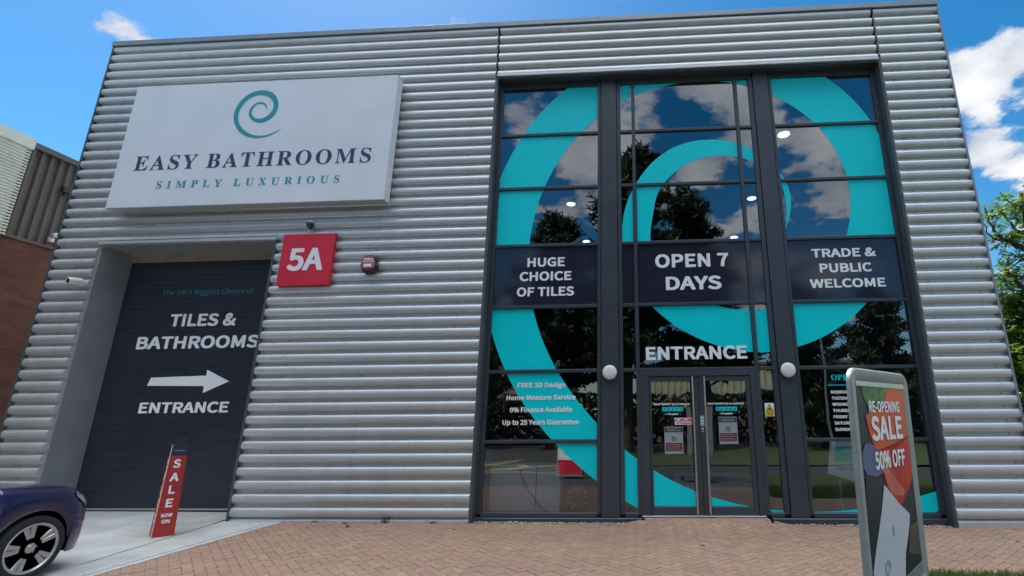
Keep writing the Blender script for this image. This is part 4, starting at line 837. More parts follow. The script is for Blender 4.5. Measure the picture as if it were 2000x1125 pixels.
# the teal spiral: outer and inner radius every 6.5 degrees about one centre
WO = [5950,5799,5672,5570,5481,5393,5307,5219,5127,5029,4929,4839,4763,4697,4632,4564,4496,4435,4381,4333,4288,4247,4215,4192,4176,4165,4154,4141,4125,4104,4080,4056,4032,4007,3983,3958,3934,3910,3885,3858,3824,3777,3715,3641,3560,3481,3406,3333,3261,3189,3117,3045,2970,2894,2817,2740,2664,2588,2514,2438,2359,2280,2203,2135,2074,2020,1972,1931,1896,1867,1840,1815,1789,1764,1740,1720,1705,1696,1693,1692,1693,1700,1715,1733,1750,1764,1774,1779,1778,1773,1766,1760,1752,1739,1720,1695,1667,1637,1602,1558,1503,1442,1379,1317,1258]
WI = [5720,5515,5329,5164,5011,4873,4749,4627,4501,4370,4240,4118,4010,3916,3830,3749,3670,3596,3528,3466,3412,3365,3322,3285,3257,3236,3221,3208,3196,3180,3158,3132,3109,3093,3079,3059,3028,2992,2958,2928,2893,2849,2797,2738,2674,2606,2534,2462,2390,2322,2256,2192,2129,2066,2003,1940,1874,1806,1734,1665,1603,1548,1502,1468,1440,1416,1392,1369,1345,1321,1298,1274,1251,1227,1205,1184,1167,1160,1169,1192,1219,1243,1263,1281,1301,1325,1349,1372,1393,1412,1429,1446,1461,1475,1488,1499,1507,1507,1488,1449,1399,1353,1316,1285,1258]
SO = [731,720,707,689,669,649,629,608,587,566,546,527,509,493,480,468,457,448,440,433,427,421,417,415,415,417,420,424,429,434,439,444,450,456,460,462,462,461,458,455,451,447,440,431,420,407,392,377,361,344,325,305,284,264,244,226,210,197,186,175,166,158,151,145,140,136,132,129,128,129,129,130,133,138,145,152,159,167,175,183,191,198,205,210,215,219,221,221,218,214]
SI = [731,705,681,655,628,599,570,541,513,486,462,441,423,406,391,377,364,353,343,335,327,321,317,316,316,319,323,327,330,333,336,338,341,344,347,351,354,358,359,358,354,348,339,328,315,301,286,272,257,242,227,211,195,179,163,149,136,125,115,106,99,93,88,83,79,77,77,78,79,80,81,82,86,92,99,107,115,124,134,143,152,160,168,175,182,189,196,202,208,214]
def spiral(ro, ri, th0, th1, c, sub, scale=1.0):
    n = len(ro); out = []; inn = []
    def cr(a, i, t):
        p0, p1, p2, p3 = a[max(i - 1, 0)], a[i], a[min(i + 1, n - 1)], a[min(i + 2, n - 1)]
        return .5 * (2 * p1 + (p2 - p0) * t + (2 * p0 - 5 * p1 + 4 * p2 - p3) * t * t + (3 * p1 - p0 - 3 * p2 + p3) * t ** 3)
    for i in range(n - 1):
        for q in range(sub):
            t = q / sub; th = th0 + (th1 - th0) * (i + t) / (n - 1)
            a, b_ = cr(ro, i, t) * scale / 1000, cr(ri, i, t) * scale / 1000
            out.append((c[0] + a * cos(th), c[1] + a * sin(th))); inn.append((c[0] + b_ * cos(th), c[1] + b_ * sin(th)))
    return out, inn
SPO, SPI = spiral(WO, WI, R_(-50), R_(-726), (1.35, 5.0), 3)
def strip_clip(out, inn, x0, x1, z0, z1, y):
    runs = []; last = None
    for i in range(len(out) - 1):
        P = [inn[i], out[i], out[i + 1], inn[i + 1]]
        P = clip_poly(P, x0, x1, 0)
        if P: P = clip_poly(P, z0, z1, 1)
        if not P or len(P) < 3: continue
        ar = sum(P[k][0] * P[(k + 1) % len(P)][1] - P[(k + 1) % len(P)][0] * P[k][1] for k in range(len(P)))
        if abs(ar) < 1e-7: continue
        if ar < 0: P = P[::-1]
        if last is None or i > last + 1: runs.append(MB())
        last = i; runs[-1].poly([(p[0], y, p[1]) for p in P])
    return runs
def pane(x0, x1, z0, z1, m=None, parent=None, name='window_pane', vin=True, y=GY):
    b = MB(); b.box(x0, x1, y, y + .018, z0, z1)
    p = obj(name, b, m or m_glass, parent or SHOP)
    if vin:
        for mb in strip_clip(SPO, SPI, x0 + .006, x1 - .006, z0 + .006, z1 - .006, y - .003): obj('spiral_film', mb, m_teal, p)
    return p
PANES = {}
for bi, (x0, x1) in enumerate(bays):
    zs = [ZT] + TZ + [ZB]
    if bi in (1, 3): zs = [ZT] + TZ[:5] + [ZB]
    if bi == 2: zs = [ZT] + TZ[:5]
    for k in range(len(zs) - 1):
        zt = zs[k] - (TH if k else 0); zb = zs[k + 1] + (TH if zs[k + 1] != ZB else 0)
        if k == 3:
            b = MB(); b.box(x0, x1, GY - .006, GY + .012, zb, zt); PANES[bi, k] = obj('spandrel_panel', b, m_span, SHOP)
        else: PANES[bi, k] = pane(x0, x1, zb, zt, m_glass if k < 3 else m_glassd)
Yl = GY - .006
for s, x0, x1, z, cap, key in (('HUGE', -2.112, -1.419, 4.291, .173, (0, 3)), ('CHOICE', -2.245, -1.292, 4.024, .170, (0, 3)), ('OF TILES', -2.286, -1.242, 3.734, .168, (0, 3)),
                               ('OPEN 7', .233, 1.549, 4.215, .252, (2, 3)), ('DAYS', .412, 1.398, 3.795, .246, (2, 3)), ('TRADE &', 3.024, 4.139, 4.335, .160, (4, 3)), ('PUBLIC', 3.138, 4.036, 4.054, .164, (4, 3)), ('WELCOME', 2.94, 4.236, 3.774, .160, (4, 3)),
                               ('ENTRANCE', .026, 1.757, 2.558, .224, (2, 4))):
    text('lettering', s, x0, x1, z, cap, Yl, m_white, PANES[key], bold=.07)
for s, x0, x1, z in (('FREE 3D Design', -2.199, -1.372, 2.114), ('Home Measure Service', -2.385, -1.188, 1.905), ('0% Finance Available', -2.317, -1.244, 1.701), ('Up to 25 Years Guarantee', -2.435, -1.127, 1.496)):
    text('lettering', s, x0, x1, z, .080, Yl, m_white, PANES[0, 5], bold=.035)
text('lettering', 'OPENING TIMES', 3.117, 4.22, 2.175, .093, Yl, m_teal, PANES[4, 5], font='serif', bold=0)
b = MB(); b.box(3.05, 4.28, Yl, Yl + .003, 2.09, 2.102); obj('underline', b, m_teal, PANES[4, 5])
for i, (s, x1) in enumerate((('MONDAY', 3.392), ('TUESDAY', 3.40), ('WEDNESDAY', 3.52), ('THURSDAY', 3.45), ('FRIDAY', 3.31), ('SATURDAY', 3.44), ('SUNDAY', 3.38))):
    text('lettering', s, 3.087, x1, 1.957 - .0995 * i, .049, Yl, m_white, PANES[4, 5], bold=.04)

# ------------------------------------------------------------------ entrance doors
b = MB(); b.box(-.086, .062, FY + .002, .27, .065, 2.363, .005); obj('door_frame', b, m_anth, SHOP)
b = MB(); b.box(1.77, 1.868, FY + .002, .27, .065, 2.363, .005); obj('door_frame', b, m_anth, SHOP)
b = MB(); b.box(.062, 1.77, FY + .003, .27, 2.276, 2.363, .005); obj('door_frame', b, m_anth, SHOP)
b = MB(); b.box(-.09, 1.86, .128, .26, .066, .083, .003); obj('threshold', b, m_seal, SHOP)
LEAF = []
for x0, x1, gx0, gx1 in ((.068, .896, .100, .782), (.902, 1.764, 1.014, 1.690)):
    y0 = FY + .018
    b = MB(); b.box(x0, gx0, y0, y0 + .05, .092, 2.268, .004); b.box(gx1, x1, y0, y0 + .05, .092, 2.268, .004)
    b.box(gx0, gx1, y0 + .001, y0 + .049, 2.188, 2.268, .004); b.box(gx0, gx1, y0 + .001, y0 + .049, .092, .213, .004)
    d = obj('entrance_door', b, m_anth, SHOP); LEAF.append(d)
    p = pane(gx0, gx1, .213, 2.188, m_glassd, d, 'door_glass')
    hx = .787 if x0 < .5 else .985
    b = MB(); b.tube([(hx, .075, .12), (hx, .075, 2.265)], .0165, 12)
    for z in (.16, 1.2, 2.22): b.tube([(hx, .075, z), (hx, y0, z)], .009, 8, False)
    obj('pull_handle', b, m_steel, d)
    sx = 0 if x0 < .5 else .896
    text('lettering', "Rated 'Excellent' by our customers", .144 + sx, .744 + sx, 1.798, .034, Yl, m_white, p, bold=.07, depth=.001)
    b = MB()
    st = MB()
    for q in range(5):
        ax = .278 + sx + q * .0705
        b.box(ax, ax + .067, Yl, Yl + .002, 1.697, 1.763)
        ce = (ax + .0335, 1.729); P = []
        for w in range(10):
            r = .024 if w % 2 == 0 else .010; P.append((ce[0] + r * sin(-w * pi / 5), ce[1] + r * cos(w * pi / 5)))
        st.prism(P, Yl - .001, Yl)
    obj('rating_squares', b, m_teal, p); obj('rating_stars', st, m_navy, p)
    b = MB(); P = []
    for w in range(10):
        r = .019 if w % 2 == 0 else .008; P.append((.352 + sx + r * sin(-w * pi / 5), 1.65 + r * cos(w * pi / 5)))
    b.prism(P, Yl, Yl + .002); obj('star', b, m_teal, p)
    text('lettering', 'Trustpilot', .374 + sx, .548 + sx, 1.637, .028, Yl, m_white, p, bold=.06, depth=.001)
    px0, px1, pz0, pz1 = (.303, .608, 1.017, 1.444) if x0 < .5 else (1.204, 1.507, 1.166, 1.598)
    b = MB(); b.box(px0, px1, GY - .004, GY - .001, pz0, pz1); nt_ = obj('notice', b, mat('notice_paper', (.30, .34, .38), .25, coat=.5), p)
    w, h = px1 - px0, pz1 - pz0
    b = MB(); b.box(px0 + .02 * w, px1 - .02 * w, GY - .006, GY - .004, pz1 - .2 * h, pz1 - .03 * h); obj('heading_band', b, m_dark, nt_)
    b = MB(); b.box(px0 + .05 * w, px1 - .05 * w, GY - .006, GY - .004, pz0 + .10 * h, pz0 + .40 * h); obj('red_band', b, mat('notice_red', (.16, .022, .035), .3, coat=.5), nt_)
    b = MB(); c = (px0 + w * .5, pz0 + .555 * h); r1, r2 = .038, .029
    for q in range(28):
        a0, a1 = 2 * pi * q / 28, 2 * pi * (q + 1) / 28
        b.poly([(c[0] + r2 * cos(a0), GY - .006, c[1] + r2 * sin(a0)), (c[0] + r1 * cos(a0), GY - .006, c[1] + r1 * sin(a0)), (c[0] + r1 * cos(a1), GY - .006, c[1] + r1 * sin(a1)), (c[0] + r2 * cos(a1), GY - .006, c[1] + r2 * sin(a1))])
    b.poly([(c[0] - .026, GY - .0065, c[1] + .018), (c[0] + .018, GY - .0065, c[1] - .026), (c[0] + .026, GY - .0065, c[1] - .018), (c[0] - .018, GY - .0065, c[1] + .026)])
    obj('prohibition_symbol', b, m_dark, nt_)
    b = MB()
    for q in range(4): b.box(px0 + .10 * w, px1 - (.10 + .1 * (q % 2)) * w, GY - .0075, GY - .006, pz0 + (.14 + .065 * q) * h, pz0 + (.155 + .065 * q) * h)
    for q in range(2): b.box(px0 + .12 * w, px1 - .12 * w, GY - .0075, GY - .006, pz1 - (.10 + .06 * q) * h, pz1 - (.075 + .06 * q) * h)
    obj('print_lines', b, m_frame, nt_)
# red fire notice on the left leaf, exit label and lock on the meeting stile, camera notice beside the doors
P0 = LEAF[0]
b = MB(); b.box(.48, .772, GY - .006, GY - .003, 1.478, 1.586); s_ = obj('fire_notice', b, m_white, P0)
b = MB(); b.box(.57, .768, GY - .008, GY - .006, 1.49, 1.574); obj('red_field', b, m_red, s_)
b = MB()
for q, (a, c) in enumerate(((.63, .70), (.58, .75), (.58, .76))): b.box(a, c, GY - .0095, GY - .008, 1.553 - .024 * q, 1.563 - .024 * q)
obj('print_lines', b, m_white, s_)
b = MB(); c = (.524, 1.532)
for q in range(24):
    a0, a1 = 2 * pi * q / 24, 2 * pi * (q + 1) / 24; r1, r2 = .042, .033
    b.poly([(c[0] + r2 * cos(a0), GY - .008, c[1] + r2 * sin(a0)), (c[0] + r1 * cos(a0), GY - .008, c[1] + r1 * sin(a0)), (c[0] + r1 * cos(a1), GY - .008, c[1] + r1 * sin(a1)), (c[0] + r2 * cos(a1), GY - .008, c[1] + r2 * sin(a1))])
b.poly([(c[0] - .029, GY - .0085, c[1] + .021), (c[0] + .021, GY - .0085, c[1] - .029), (c[0] + .029, GY - .0085, c[1] - .021), (c[0] - .021, GY - .0085, c[1] + .029)])
obj('prohibition_symbol', b, m_dark, s_)
P1 = LEAF[1]; y0 = FY + .018
m_grn = mat('green_label', (.01, .22, .10), .4)
b = MB(); b.box(.905, .965, y0 - .003, y0, 1.459, 1.617); s_ = obj('exit_label', b, m_white, P1)
b = MB(); b.box(.914, .956, y0 - .005, y0 - .003, 1.468, 1.608); obj('green_field', b, m_grn, s_)
b = MB()
for q in range(3): b.prism([(.919, 1.48 + .044 * q), (.951, 1.488 + .044 * q), (.951, 1.50 + .044 * q), (.935, 1.512 + .044 * q), (.919, 1.50 + .044 * q)], y0 - .0065, y0 - .005)
obj('pictogram', b, m_white, s_)
b = MB(); b.box(.917, .951, y0 - .010, y0, 1.353, 1.426, .004); lk_ = obj('lock_plate', b, m_seal, P1)
b = MB(); b.lathe((.934, y0 - .010, 1.39), (0, -1, 0), [(.010, 0), (.010, .006), (.004, .007)], 12); obj('lock_cylinder', b, m_dark, lk_)
SP = PANES[3, 5]
m_yl = mat('yellow_notice', (.75, .52, .02), .4)
b = MB(); b.box(1.982, 2.134, GY - .006, GY - .003, 1.600, 1.815); s_ = obj('camera_notice', b, m_white, SP)
b = MB(); b.prism([(1.995, 1.682), (2.121, 1.682), (2.058, 1.797)], GY - .009, GY - .006); b.box(1.988, 2.128, GY - .009, GY - .006, 1.606, 1.67); obj('yellow_field', b, m_yl, s_)
b = MB(); b.prism([(2.03, 1.715), (2.075, 1.70), (2.09, 1.722), (2.045, 1.738)], GY - .011, GY - .009)
for a, c in (((1.995, 1.682), (2.121, 1.682)), ((2.121, 1.682), (2.058, 1.797)), ((2.058, 1.797), (1.995, 1.682))):
    dx, dz = c[0] - a[0], c[1] - a[1]; l = math.hypot(dx, dz); nx, nz_ = -dz / l * .004, dx / l * .004
    b.poly([(a[0] - nx, GY - .0105, a[1] - nz_), (c[0] - nx, GY - .0105, c[1] - nz_), (c[0] + nx, GY - .0105, c[1] + nz_), (a[0] + nx, GY - .0105, a[1] + nz_)])
for q in range(3): b.box(2.01, 2.105, GY - .0105, GY - .009, 1.617 + .018 * q, 1.623 + .018 * q)
obj('print_lines', b, m_dark, s_)

# ------------------------------------------------------------------ inside the shop
b = MB(); b.box(-10.95, 5.63, WT, 20, -.05, .045); obj('shop_floor', b, m_floor, SHOP)
b = MB(); b.box(-10.95, 5.63, 19.9, 20, .045, 8.2); b.box(-5.6, -5.5, WT, 19.9, .045, 8.2); obj('inner_wall', b, m_wallin, SHOP)
b = MB(); b.box(-10.95, 5.63, .285, 20, 8.2, 8.3); obj('shop_ceiling', b, m_ceil, SHOP)
CL = [(3.33, 1.97), (3.3, 5.43), (3.35, 8.75), (-2.12, 1.97), (-2.13, 5.43), (-2.05, 8.76), (3.3, 12.1), (-2.1, 12.1)]
for i, (x, y) in enumerate(CL):
    lab = 'round white ceiling light inside the shop, %s row, %s from the glass' % ('right-hand' if x > 0 else 'left-hand', ('nearest', 'second', 'third', 'fourth')[[1.97, 5.43, 8.75, 12.1].index(min([1.97, 5.43, 8.75, 12.1], key=lambda q: abs(q - y)))])
    t = thing('ceiling_light', (x, y, 8.2), lab, 'light', 'ceiling lights inside the shop')
    b = MB(); b.lathe((x, y, 8.2), (0, 0, -1), [(.008, 0), (.008, .29)], 6); obj('suspension_rod', b, m_dark, t)
    b = MB(); b.lathe((x, y, 7.9), (0, 0, 1), [(.175, 0), (.175, .03), (.10, .06), (.03, .07)], 24); obj('housing', b, m_whitep, t)
    b = MB(); b.lathe((x, y, 7.9), (0, 0, -1), [(.135, 0), (.13, .012), (.0, .018)], 24); obj('diffuser', b, m_lamp, t)
t = thing('storage_cabinet', (-2.1, .8, .045), 'pale grey two panel cabinet standing behind the left bottom window', 'cabinet')
b = MB(); b.box(-2.72, -1.92, .60, 1.05, .045, .81, .004); obj('cabinet_panel', b, m_cab, t)
b = MB(); b.box(-1.905, -1.50, .603, 1.05, .045, .81, .004); obj('cabinet_panel', b, m_cab, t)
b = MB(); b.tube([(-2.2 + .35 * (1 - cos(q * .16)) + .012 * q, .585, .76 - .071 * q + .0) for q in range(10)] + [(-1.72, .57, .06), (-1.6, .5, .055)], .007, 6); tag(obj('power_cable', b, m_black), 'black cable hanging down the front of the pale cabinet', 'cable')
t = thing('floor_clock', (-1.2, .72, .05), 'square dark clock plate with radiating pale numerals leaning behind the window', 'clock')
b = MB(); b.box(-1.375, -1.03, .70, .73, .05, .50, .006); obj('clock_plate', b, m_anth, t)
b = MB()
for q in range(12):
    a = q * pi / 6; ra, rb = .105, .165
    if abs(sin(a)) < .9 and abs(cos(a)) < .9: rb = .18
    c = (-1.2, .275); dx, dz = sin(a), cos(a); w = .011
    b.poly([(c[0] + dx * ra - dz * w, .697, c[1] + dz * ra * 1.15 + dx * w), (c[0] + dx * ra + dz * w, .697, c[1] + dz * ra * 1.15 - dx * w), (c[0] + dx * rb + dz * w * 1.3, .697, c[1] + dz * rb * 1.2 - dx * w * 1.3), (c[0] + dx * rb - dz * w * 1.3, .697, c[1] + dz * rb * 1.2 + dx * w * 1.3)])
obj('numerals', b, m_frame, t)
b = MB(); b.box(-1.207, -1.193, .692, .696, .27, .36); b.box(-1.30, -1.2, .690, .694, .27, .282); obj('clock_hands', b, m_frame, t)
t = thing('display_board', (3.45, .62, .045), 'white display board with teal panel standing behind the right bottom window', 'display board')
b = MB(); b.prism([(3.03, .66), (3.47, .53), (3.95, .40), (4.0, 1.175), (3.13, 1.175)], .60, .63); obj('board', b, m_white, t)
b = MB(); b.box(3.165, 3.85, .594, .599, .855, 1.09); obj('teal_panel', b, m_teal, t)
text('lettering', 'OPEN', 3.335, 3.68, 1.0, .055, .594, m_white, t, bold=.02)
text('lettering', 'www.easybathrooms.com', 3.19, 3.93, .72, .06, .6, m_teal, t, bold=.07)
b = MB(); b.box(3.2, 3.23, .61, .9, .045, .60); b.box(3.8, 3.83, .61, .9, .045, .45); obj('board_leg', b, m_frame, t)
t = thing('display_stand', (1.3, 4.2, .045), 'dark tiled display bay standing on the shop floor inside the doors', 'display stand')
b = MB(); b.box(.6, 2.4, 4.0, 4.12, .045, 2.4); obj('back_panel', b, m_wallin, t)
b = MB(); b.box(.6, 2.4, 3.3, 4.0, .045, .35, .01); obj('plinth', b, m_cab, t)
# ================================================================== SIGNS AND FIXTURES ON THE WALL
t = thing('fascia_sign', (-7.41, -.10, 5.51), 'large white sign box with teal swirl and serif bathroom shop name above the roller door', 'sign')
b = MB(); b.box(-10.108, -4.708, -.30, -.10, 5.506, 8.158, .006)
sb = obj('sign_box', b, m_sign, t)
b = MB()
for x0, x1, z0, z1 in ((-10.112, -4.704, 5.502, 5.514), (-10.112, -4.704, 8.150, 8.162)): b.box(x0, x1, -.290, -.104, z0, z1)
for z0 in (5.9, 6.9, 7.8): b.box(-9.6, -5.2, -.10, -.063, z0, z0 + .06)
obj('fixing_rail', b, m_seal, t)
so, si = spiral(SO, SI, -.612, -12.6428, (-7.5, 7.5), 2)
b = MB()
for i in range(len(so) - 1):
    b.poly([(si[i][0], -.304, si[i][1]), (so[i][0], -.304, so[i][1]), (so[i + 1][0], -.304, so[i + 1][1]), (si[i + 1][0], -.304, si[i + 1][1])][::-1])
obj('swirl_logo', b, m_tealp, t)
text('lettering', 'EASY BATHROOMS', -9.741, -5.051, 6.273, .300, -.300, m_navy, t, font='serif', bold=-.012, depth=.004, track=.17)
text('lettering', 'SIMPLY LUXURIOUS', -9.190, -5.600, 5.876, .147, -.300, m_tealp, t, font='serif', bold=-.010, depth=.004, track=.62)

t = thing('number_sign', (-6.13, -.07, 3.96), 'square red unit number sign reading 5A beside the roller door head', 'sign')
b = MB(); b.box(-6.622, -5.637, -.135, -.064, 3.955, 4.94, .008); obj('plate', b, m_red, t)
text('lettering', '5A', -6.462, -5.800, 4.232, .425, -.135, m_white, t, bold=.045, depth=.006)

t = thing('alarm_box', (-4.92, -.06, 4.16), 'dark shield shaped alarm bell box with red face on the ribbed wall', 'alarm')
hexo = [(-5.02, 4.165), (-4.83, 4.165), (-4.775, 4.30), (-4.80, 4.40), (-4.86, 4.475), (-4.99, 4.475), (-5.05, 4.40), (-5.075, 4.30)]
b = MB(); b.prism(hexo, -.16, -.055); obj('case', b, m_dark, t)
def shrink(P, f): cx = sum(p[0] for p in P) / len(P); cy = sum(p[1] for p in P) / len(P); return [(cx + (p[0] - cx) * f, cy + (p[1] - cy) * f) for p in P]
b = MB(); fc = [p for p in clip_poly(shrink(hexo, .86), 4.235, 9, 1)]; b.prism(fc, -.172, -.16); fp = obj('face_plate', b, mat('alarm_face', (.50, .10, .12), .3), t)
b = MB(); b.prism(clip_poly(shrink(hexo, .84), 4, 4.225, 1), -.178, -.16); obj('beacon_lens', b, mat('beacon_red', (.20, .008, .012), .15), t)
text('lettering', 'Select', -5.015, -4.835, 4.385, .045, -.172, m_white, t, bold=.06, depth=.002)
b = MB(); b.box(-5.03, -4.82, -.175, -.172, 4.355, 4.366); b.box(-5.0, -4.86, -.175, -.172, 4.26, 4.315); obj('white_bars', b, m_white, t)

def rot(p, c, ax, ang): return Matrix.Rotation(ang, 4, ax) @ (Vector(p) - Vector(c)) + Vector(c)
t = thing('security_camera', (-10.52, -.06, 4.10), 'white bullet security camera on the ribs left of the roller door', 'camera')
b = MB(); b.lathe((-10.47, -.055, 4.11), (0, -1, 0), [(.055, 0), (.055, .02), (.03, .035), (.022, .07)], 20); obj('mount', b, m_whitep, t)
dv = Vector((-.15, -.97, -.16)); c0 = Vector((-10.46, -.10, 4.135))
b = MB(); b.lathe(c0, dv, [(.02, -.04), (.056, -.02), (.064, .02), (.064, .17), (.058, .185), (.056, .165), (.05, .16)], 22); bd = obj('housing', b, m_whitep, t)
b = MB(); b.lathe(c0, dv, [(.052, .162), (.03, .172), (.0, .176)], 18); obj('lens', b, m_black, t)

t = thing('motion_sensor', (-6.17, -.06, 5.10), 'small black floodlight sensor with loose white cable above the red number sign', 'sensor')
b = MB(); b.box(-6.22, -6.13, -.13, -.055, 5.165, 5.20, .006); obj('bracket', b, m_whitep, t)
b = MB(); b.prism([(-6.205, 5.06), (-6.145, 5.05), (-6.125, 5.165), (-6.225, 5.165)], -.15, -.07); obj('sensor_head', b, m_dark, t)
b = MB(); b.tube([(-6.21, -.12, 5.16), (-6.225, -.125, 5.10), (-6.21, -.12, 5.04), (-6.175, -.10, 4.99), (-6.14, -.08, 4.965), (-6.12, -.06, 4.97)], .008, 7); obj('cable', b, m_whitep, t)

for x, lab in ((-.596, 'round white bulkhead wall light on the pier left of the entrance doors'), (2.388, 'round white bulkhead wall light on the pier right of the entrance doors')):
    t = thing('wall_light', (x, .12, 2.345), lab, 'light', 'bulkhead lights flanking the doors')
    b = MB(); b.lathe((x, .122, 2.345), (0, -1, 0), [(.132, 0), (.132, .035), (.122, .045)], 36); obj('base_ring', b, m_dark, t)
    b = MB(); b.lathe((x, .122, 2.345), (0, -1, 0), [(.122, .04), (.122, .062), (.112, .076), (.09, .086), (.05, .092), (0, .094)], 36); obj('diffuser', b, m_opal, t, smooth=True)

# ================================================================== SALE TOTEM (four leaning boards under a black cap)
PH = R_(50)
t = thing('sale_totem', (-6.95, -1.05, gz(-6.9)), 'narrow red SALE NOW ON totem with black cap standing on the concrete drive', 'sign', rz=PH, local=True)
def board(ang, front):
    H = 1.245; w0, w1 = .124, .093
    P = [(-w0, 0.002), (w0, 0.002), (w1, H), (-w1, H)]
    b = MB(); b.mi = 0
    def place(p):
        x, y, z = p; d = .112 - .03 * z / H
        q = Vector((x, y - d, z)); return tuple(Matrix.Rotation(ang, 3, 'Z') @ q)
    bb = MB(); zs = .615
    for za, zb in ((.002, zs - .0015), (zs + .0015, 1.085)):
        wa = w0 + (w1 - w0) * za / H; wb = w0 + (w1 - w0) * zb / H
        bb.prism([(-wa, za), (wa, za), (wb, zb), (-wb, zb)], -.006, .006)
    bb.v = [place(v) for v in bb.v]
    o = obj('red_board', bb, [mat_totem], t)
    bb = MB(); wa = w0 + (w1 - w0) * 1.085 / H; bb.prism([(-wa, 1.0855), (wa, 1.0855), (w1, H), (-w1, H)], -.0065, .006); bb.v = [place(v) for v in bb.v]; obj('header_board', bb, m_navyb, t)
    if front:
        bb = MB(); bb.prism([(-w0 - .004, .002), (-w0 + .004, .002), (-w1 + .004, H), (-w1 - .004, H)], -.010, .010)
        bb.v = [place(v) for v in bb.v]; obj('board_edge', bb, mat_edge, t)
    return place
mat_totem = mat('totem_red', (.40, .028, .022), .35, var=.06, scale=2); m_navyb = mat('totem_navy', (.016, .022, .05), .35); mat_edge = mat('foam_edge', (.66, .60, .45), .7)
for k in range(4): place = board(k * pi / 2, k == 0)
TX = []
for s, zb, cap, hw in (('S', .92, .115, .040), ('A', .735, .115, .050), ('L', .565, .115, .036), ('E', .385, .115, .038), ('NOW', .255, .05, .062), ('ON', .175, .05, .044)):
    TX.append((s, zb, cap, hw))
for k in range(4):
    for s, zb, cap, hw in TX:
        d = .112 - .03 * zb / 1.245
        lt = thing_text_parent = None
        PENDING_ROT = k * pi / 2
        text('lettering', s, -hw, hw, zb, cap, -d - .0062, m_white, t, bold=.05, depth=.002)
        PENDING[-1] = PENDING[-1] + (PENDING_ROT,)
b = MB(); b.box(-.06, .06, -.087, -.085, 1.155, 1.163); b.v = [(x, y - .0062, z) for x, y, z in b.v]; obj('shop_name_line', b, m_frame, t)
b = MB(); b.box(-.088, .088, -.088, .088, 1.243, 1.252); obj('cap_plate', b, m_dark, t)
b = MB(); b.lathe((0, 0, 1.25), (0, 0, 1), [(.066, 0), (.066, .07), (.072, .075), (.072, .088), (.0, .09)], 20); obj('cap', b, m_dark, t)

# ================================================================== FORECOURT POSTER STAND
t = thing('poster_stand', (1.439, -5.153, gz(1.4)), 'grey rounded frame poster stand advertising a re-opening sale at 50% off', 'poster stand', rz=R_(44.55), local=True)
ZP = .601 - gz(1.4); LE = R_(2.0)
def PL(x, y, z): return (x, y * cos(LE) - z * sin(LE), ZP + z * cos(LE) + y * sin(LE))
def pl_fix(b): b.v = [PL(*v) for v in b.v]; return b
def rrect(x0, x1, z0, z1, r, n=7):
    P = []
    for cx, cz, a0 in ((x1 - r, z0 + r, -pi / 2), (x1 - r, z1 - r, 0), (x0 + r, z1 - r, pi / 2), (x0 + r, z0 + r, pi)):
        for q in range(n + 1): a = a0 + pi / 2 * q / n; P.append((cx + r * cos(a), cz + r * sin(a)))
    return P
OUT = rrect(-.435, .422, -.02, 1.27, .085); INN = rrect(-.366, .346, .05, 1.20, .02)
b = MB(); n = len(OUT)
O2 = rrect(-.426, .413, -.011, 1.261, .077); I2 = rrect(-.385, .362, .04, 1.21, .03)
loops = [(OUT, .016), (OUT, -.006), (O2, -.014), (I2, -.013), (INN, -.005)]
for P, y in loops: b.v += [(x, y, z) for x, z in P]
for i in range(len(loops) - 1):
    for k in range(n):
        k2 = (k + 1) % n; b.sm.add(len(b.f)); b.face([i * n + k, i * n + k2, (i + 1) * n + k2, (i + 1) * n + k])
b.face([k for k in range(n)])
obj('frame', pl_fix(b), m_frame, t)
b = MB(); b.box(-.37, .347, -.012, -.004, 1.168, 1.197); obj('header_rail', pl_fix(b), m_rail, t)
def shape(name, P, m, layer, parent):
    y = -.0055 - .0008 * layer
    P = [(min(max(x, -.363), .343), z) for x, z in P]
    ar = sum(P[k][0] * P[(k + 1) % len(P)][1] - P[(k + 1) % len(P)][0] * P[k][1] for k in range(len(P)))
    if ar < 0: P = P[::-1]
    b = MB(); b.poly([(x, y, z) for x, z in P]); return obj(name, pl_fix(b), m, parent)
def pr(c, n_, var=.0, **k): return mat(n_, c, .38, spec=.25, var=var, bump=.12, bscale=5, **k)
b = MB(); b.box(-.376, .353, -.004, .0, .049, 1.201); PO = obj('poster', pl_fix(b), pr((.018, .02, .028), 'poster_dark', .3, scale=5), t)
shape('green_print', [(-.30, 1.168), (.12, 1.168), (.02, 1.06), (-.10, 1.03), (-.20, 1.02), (-.27, 1.10)], pr((.07, .19, .03), 'poster_green', .8, scale=14), 1, PO)
m_or = pr((.62, .06, .015), 'poster_orange', .5, scale=5, c2=(.52, .13, .02)); m_rd = pr((.55, .022, .016), 'poster_red', .35, scale=4)
shape('orange_print', [(.085, 1.168), (.352, 1.168), (.352, .86), (.10, .80), (-.17, .80), (-.235, .885), (-.27, 1.0), (-.12, 1.04), (.0, 1.06)], m_or, 2, PO)
shape('red_print', [(-.17, .80), (.10, .83), (.352, .87), (.352, .62), (.25, .55), (.132, .474), (-.045, .528), (-.09, .64), (-.14, .76)], m_rd, 2, PO)
shape('pink_print', [(-.09, .70), (-.02, .69), (.19, .545), (.155, .522), (-.01, .545), (-.06, .61)], pr((.66, .15, .10), 'poster_pink', .2), 3, PO)
shape('flame_print', [(-.12, .77), (-.02, .80), (.02, .76), (-.01, .70), (-.06, .72), (-.075, .66), (-.115, .69)], pr((.55, .24, .04), 'poster_flame', .3), 3, PO)
shape('blue_print', [(-.365, .80), (-.31, .845), (-.22, .84), (-.14, .80), (-.113, .673), (-.2, .66), (-.329, .679), (-.37, .72)], pr((.10, .14, .26), 'poster_blue', .3), 3, PO)
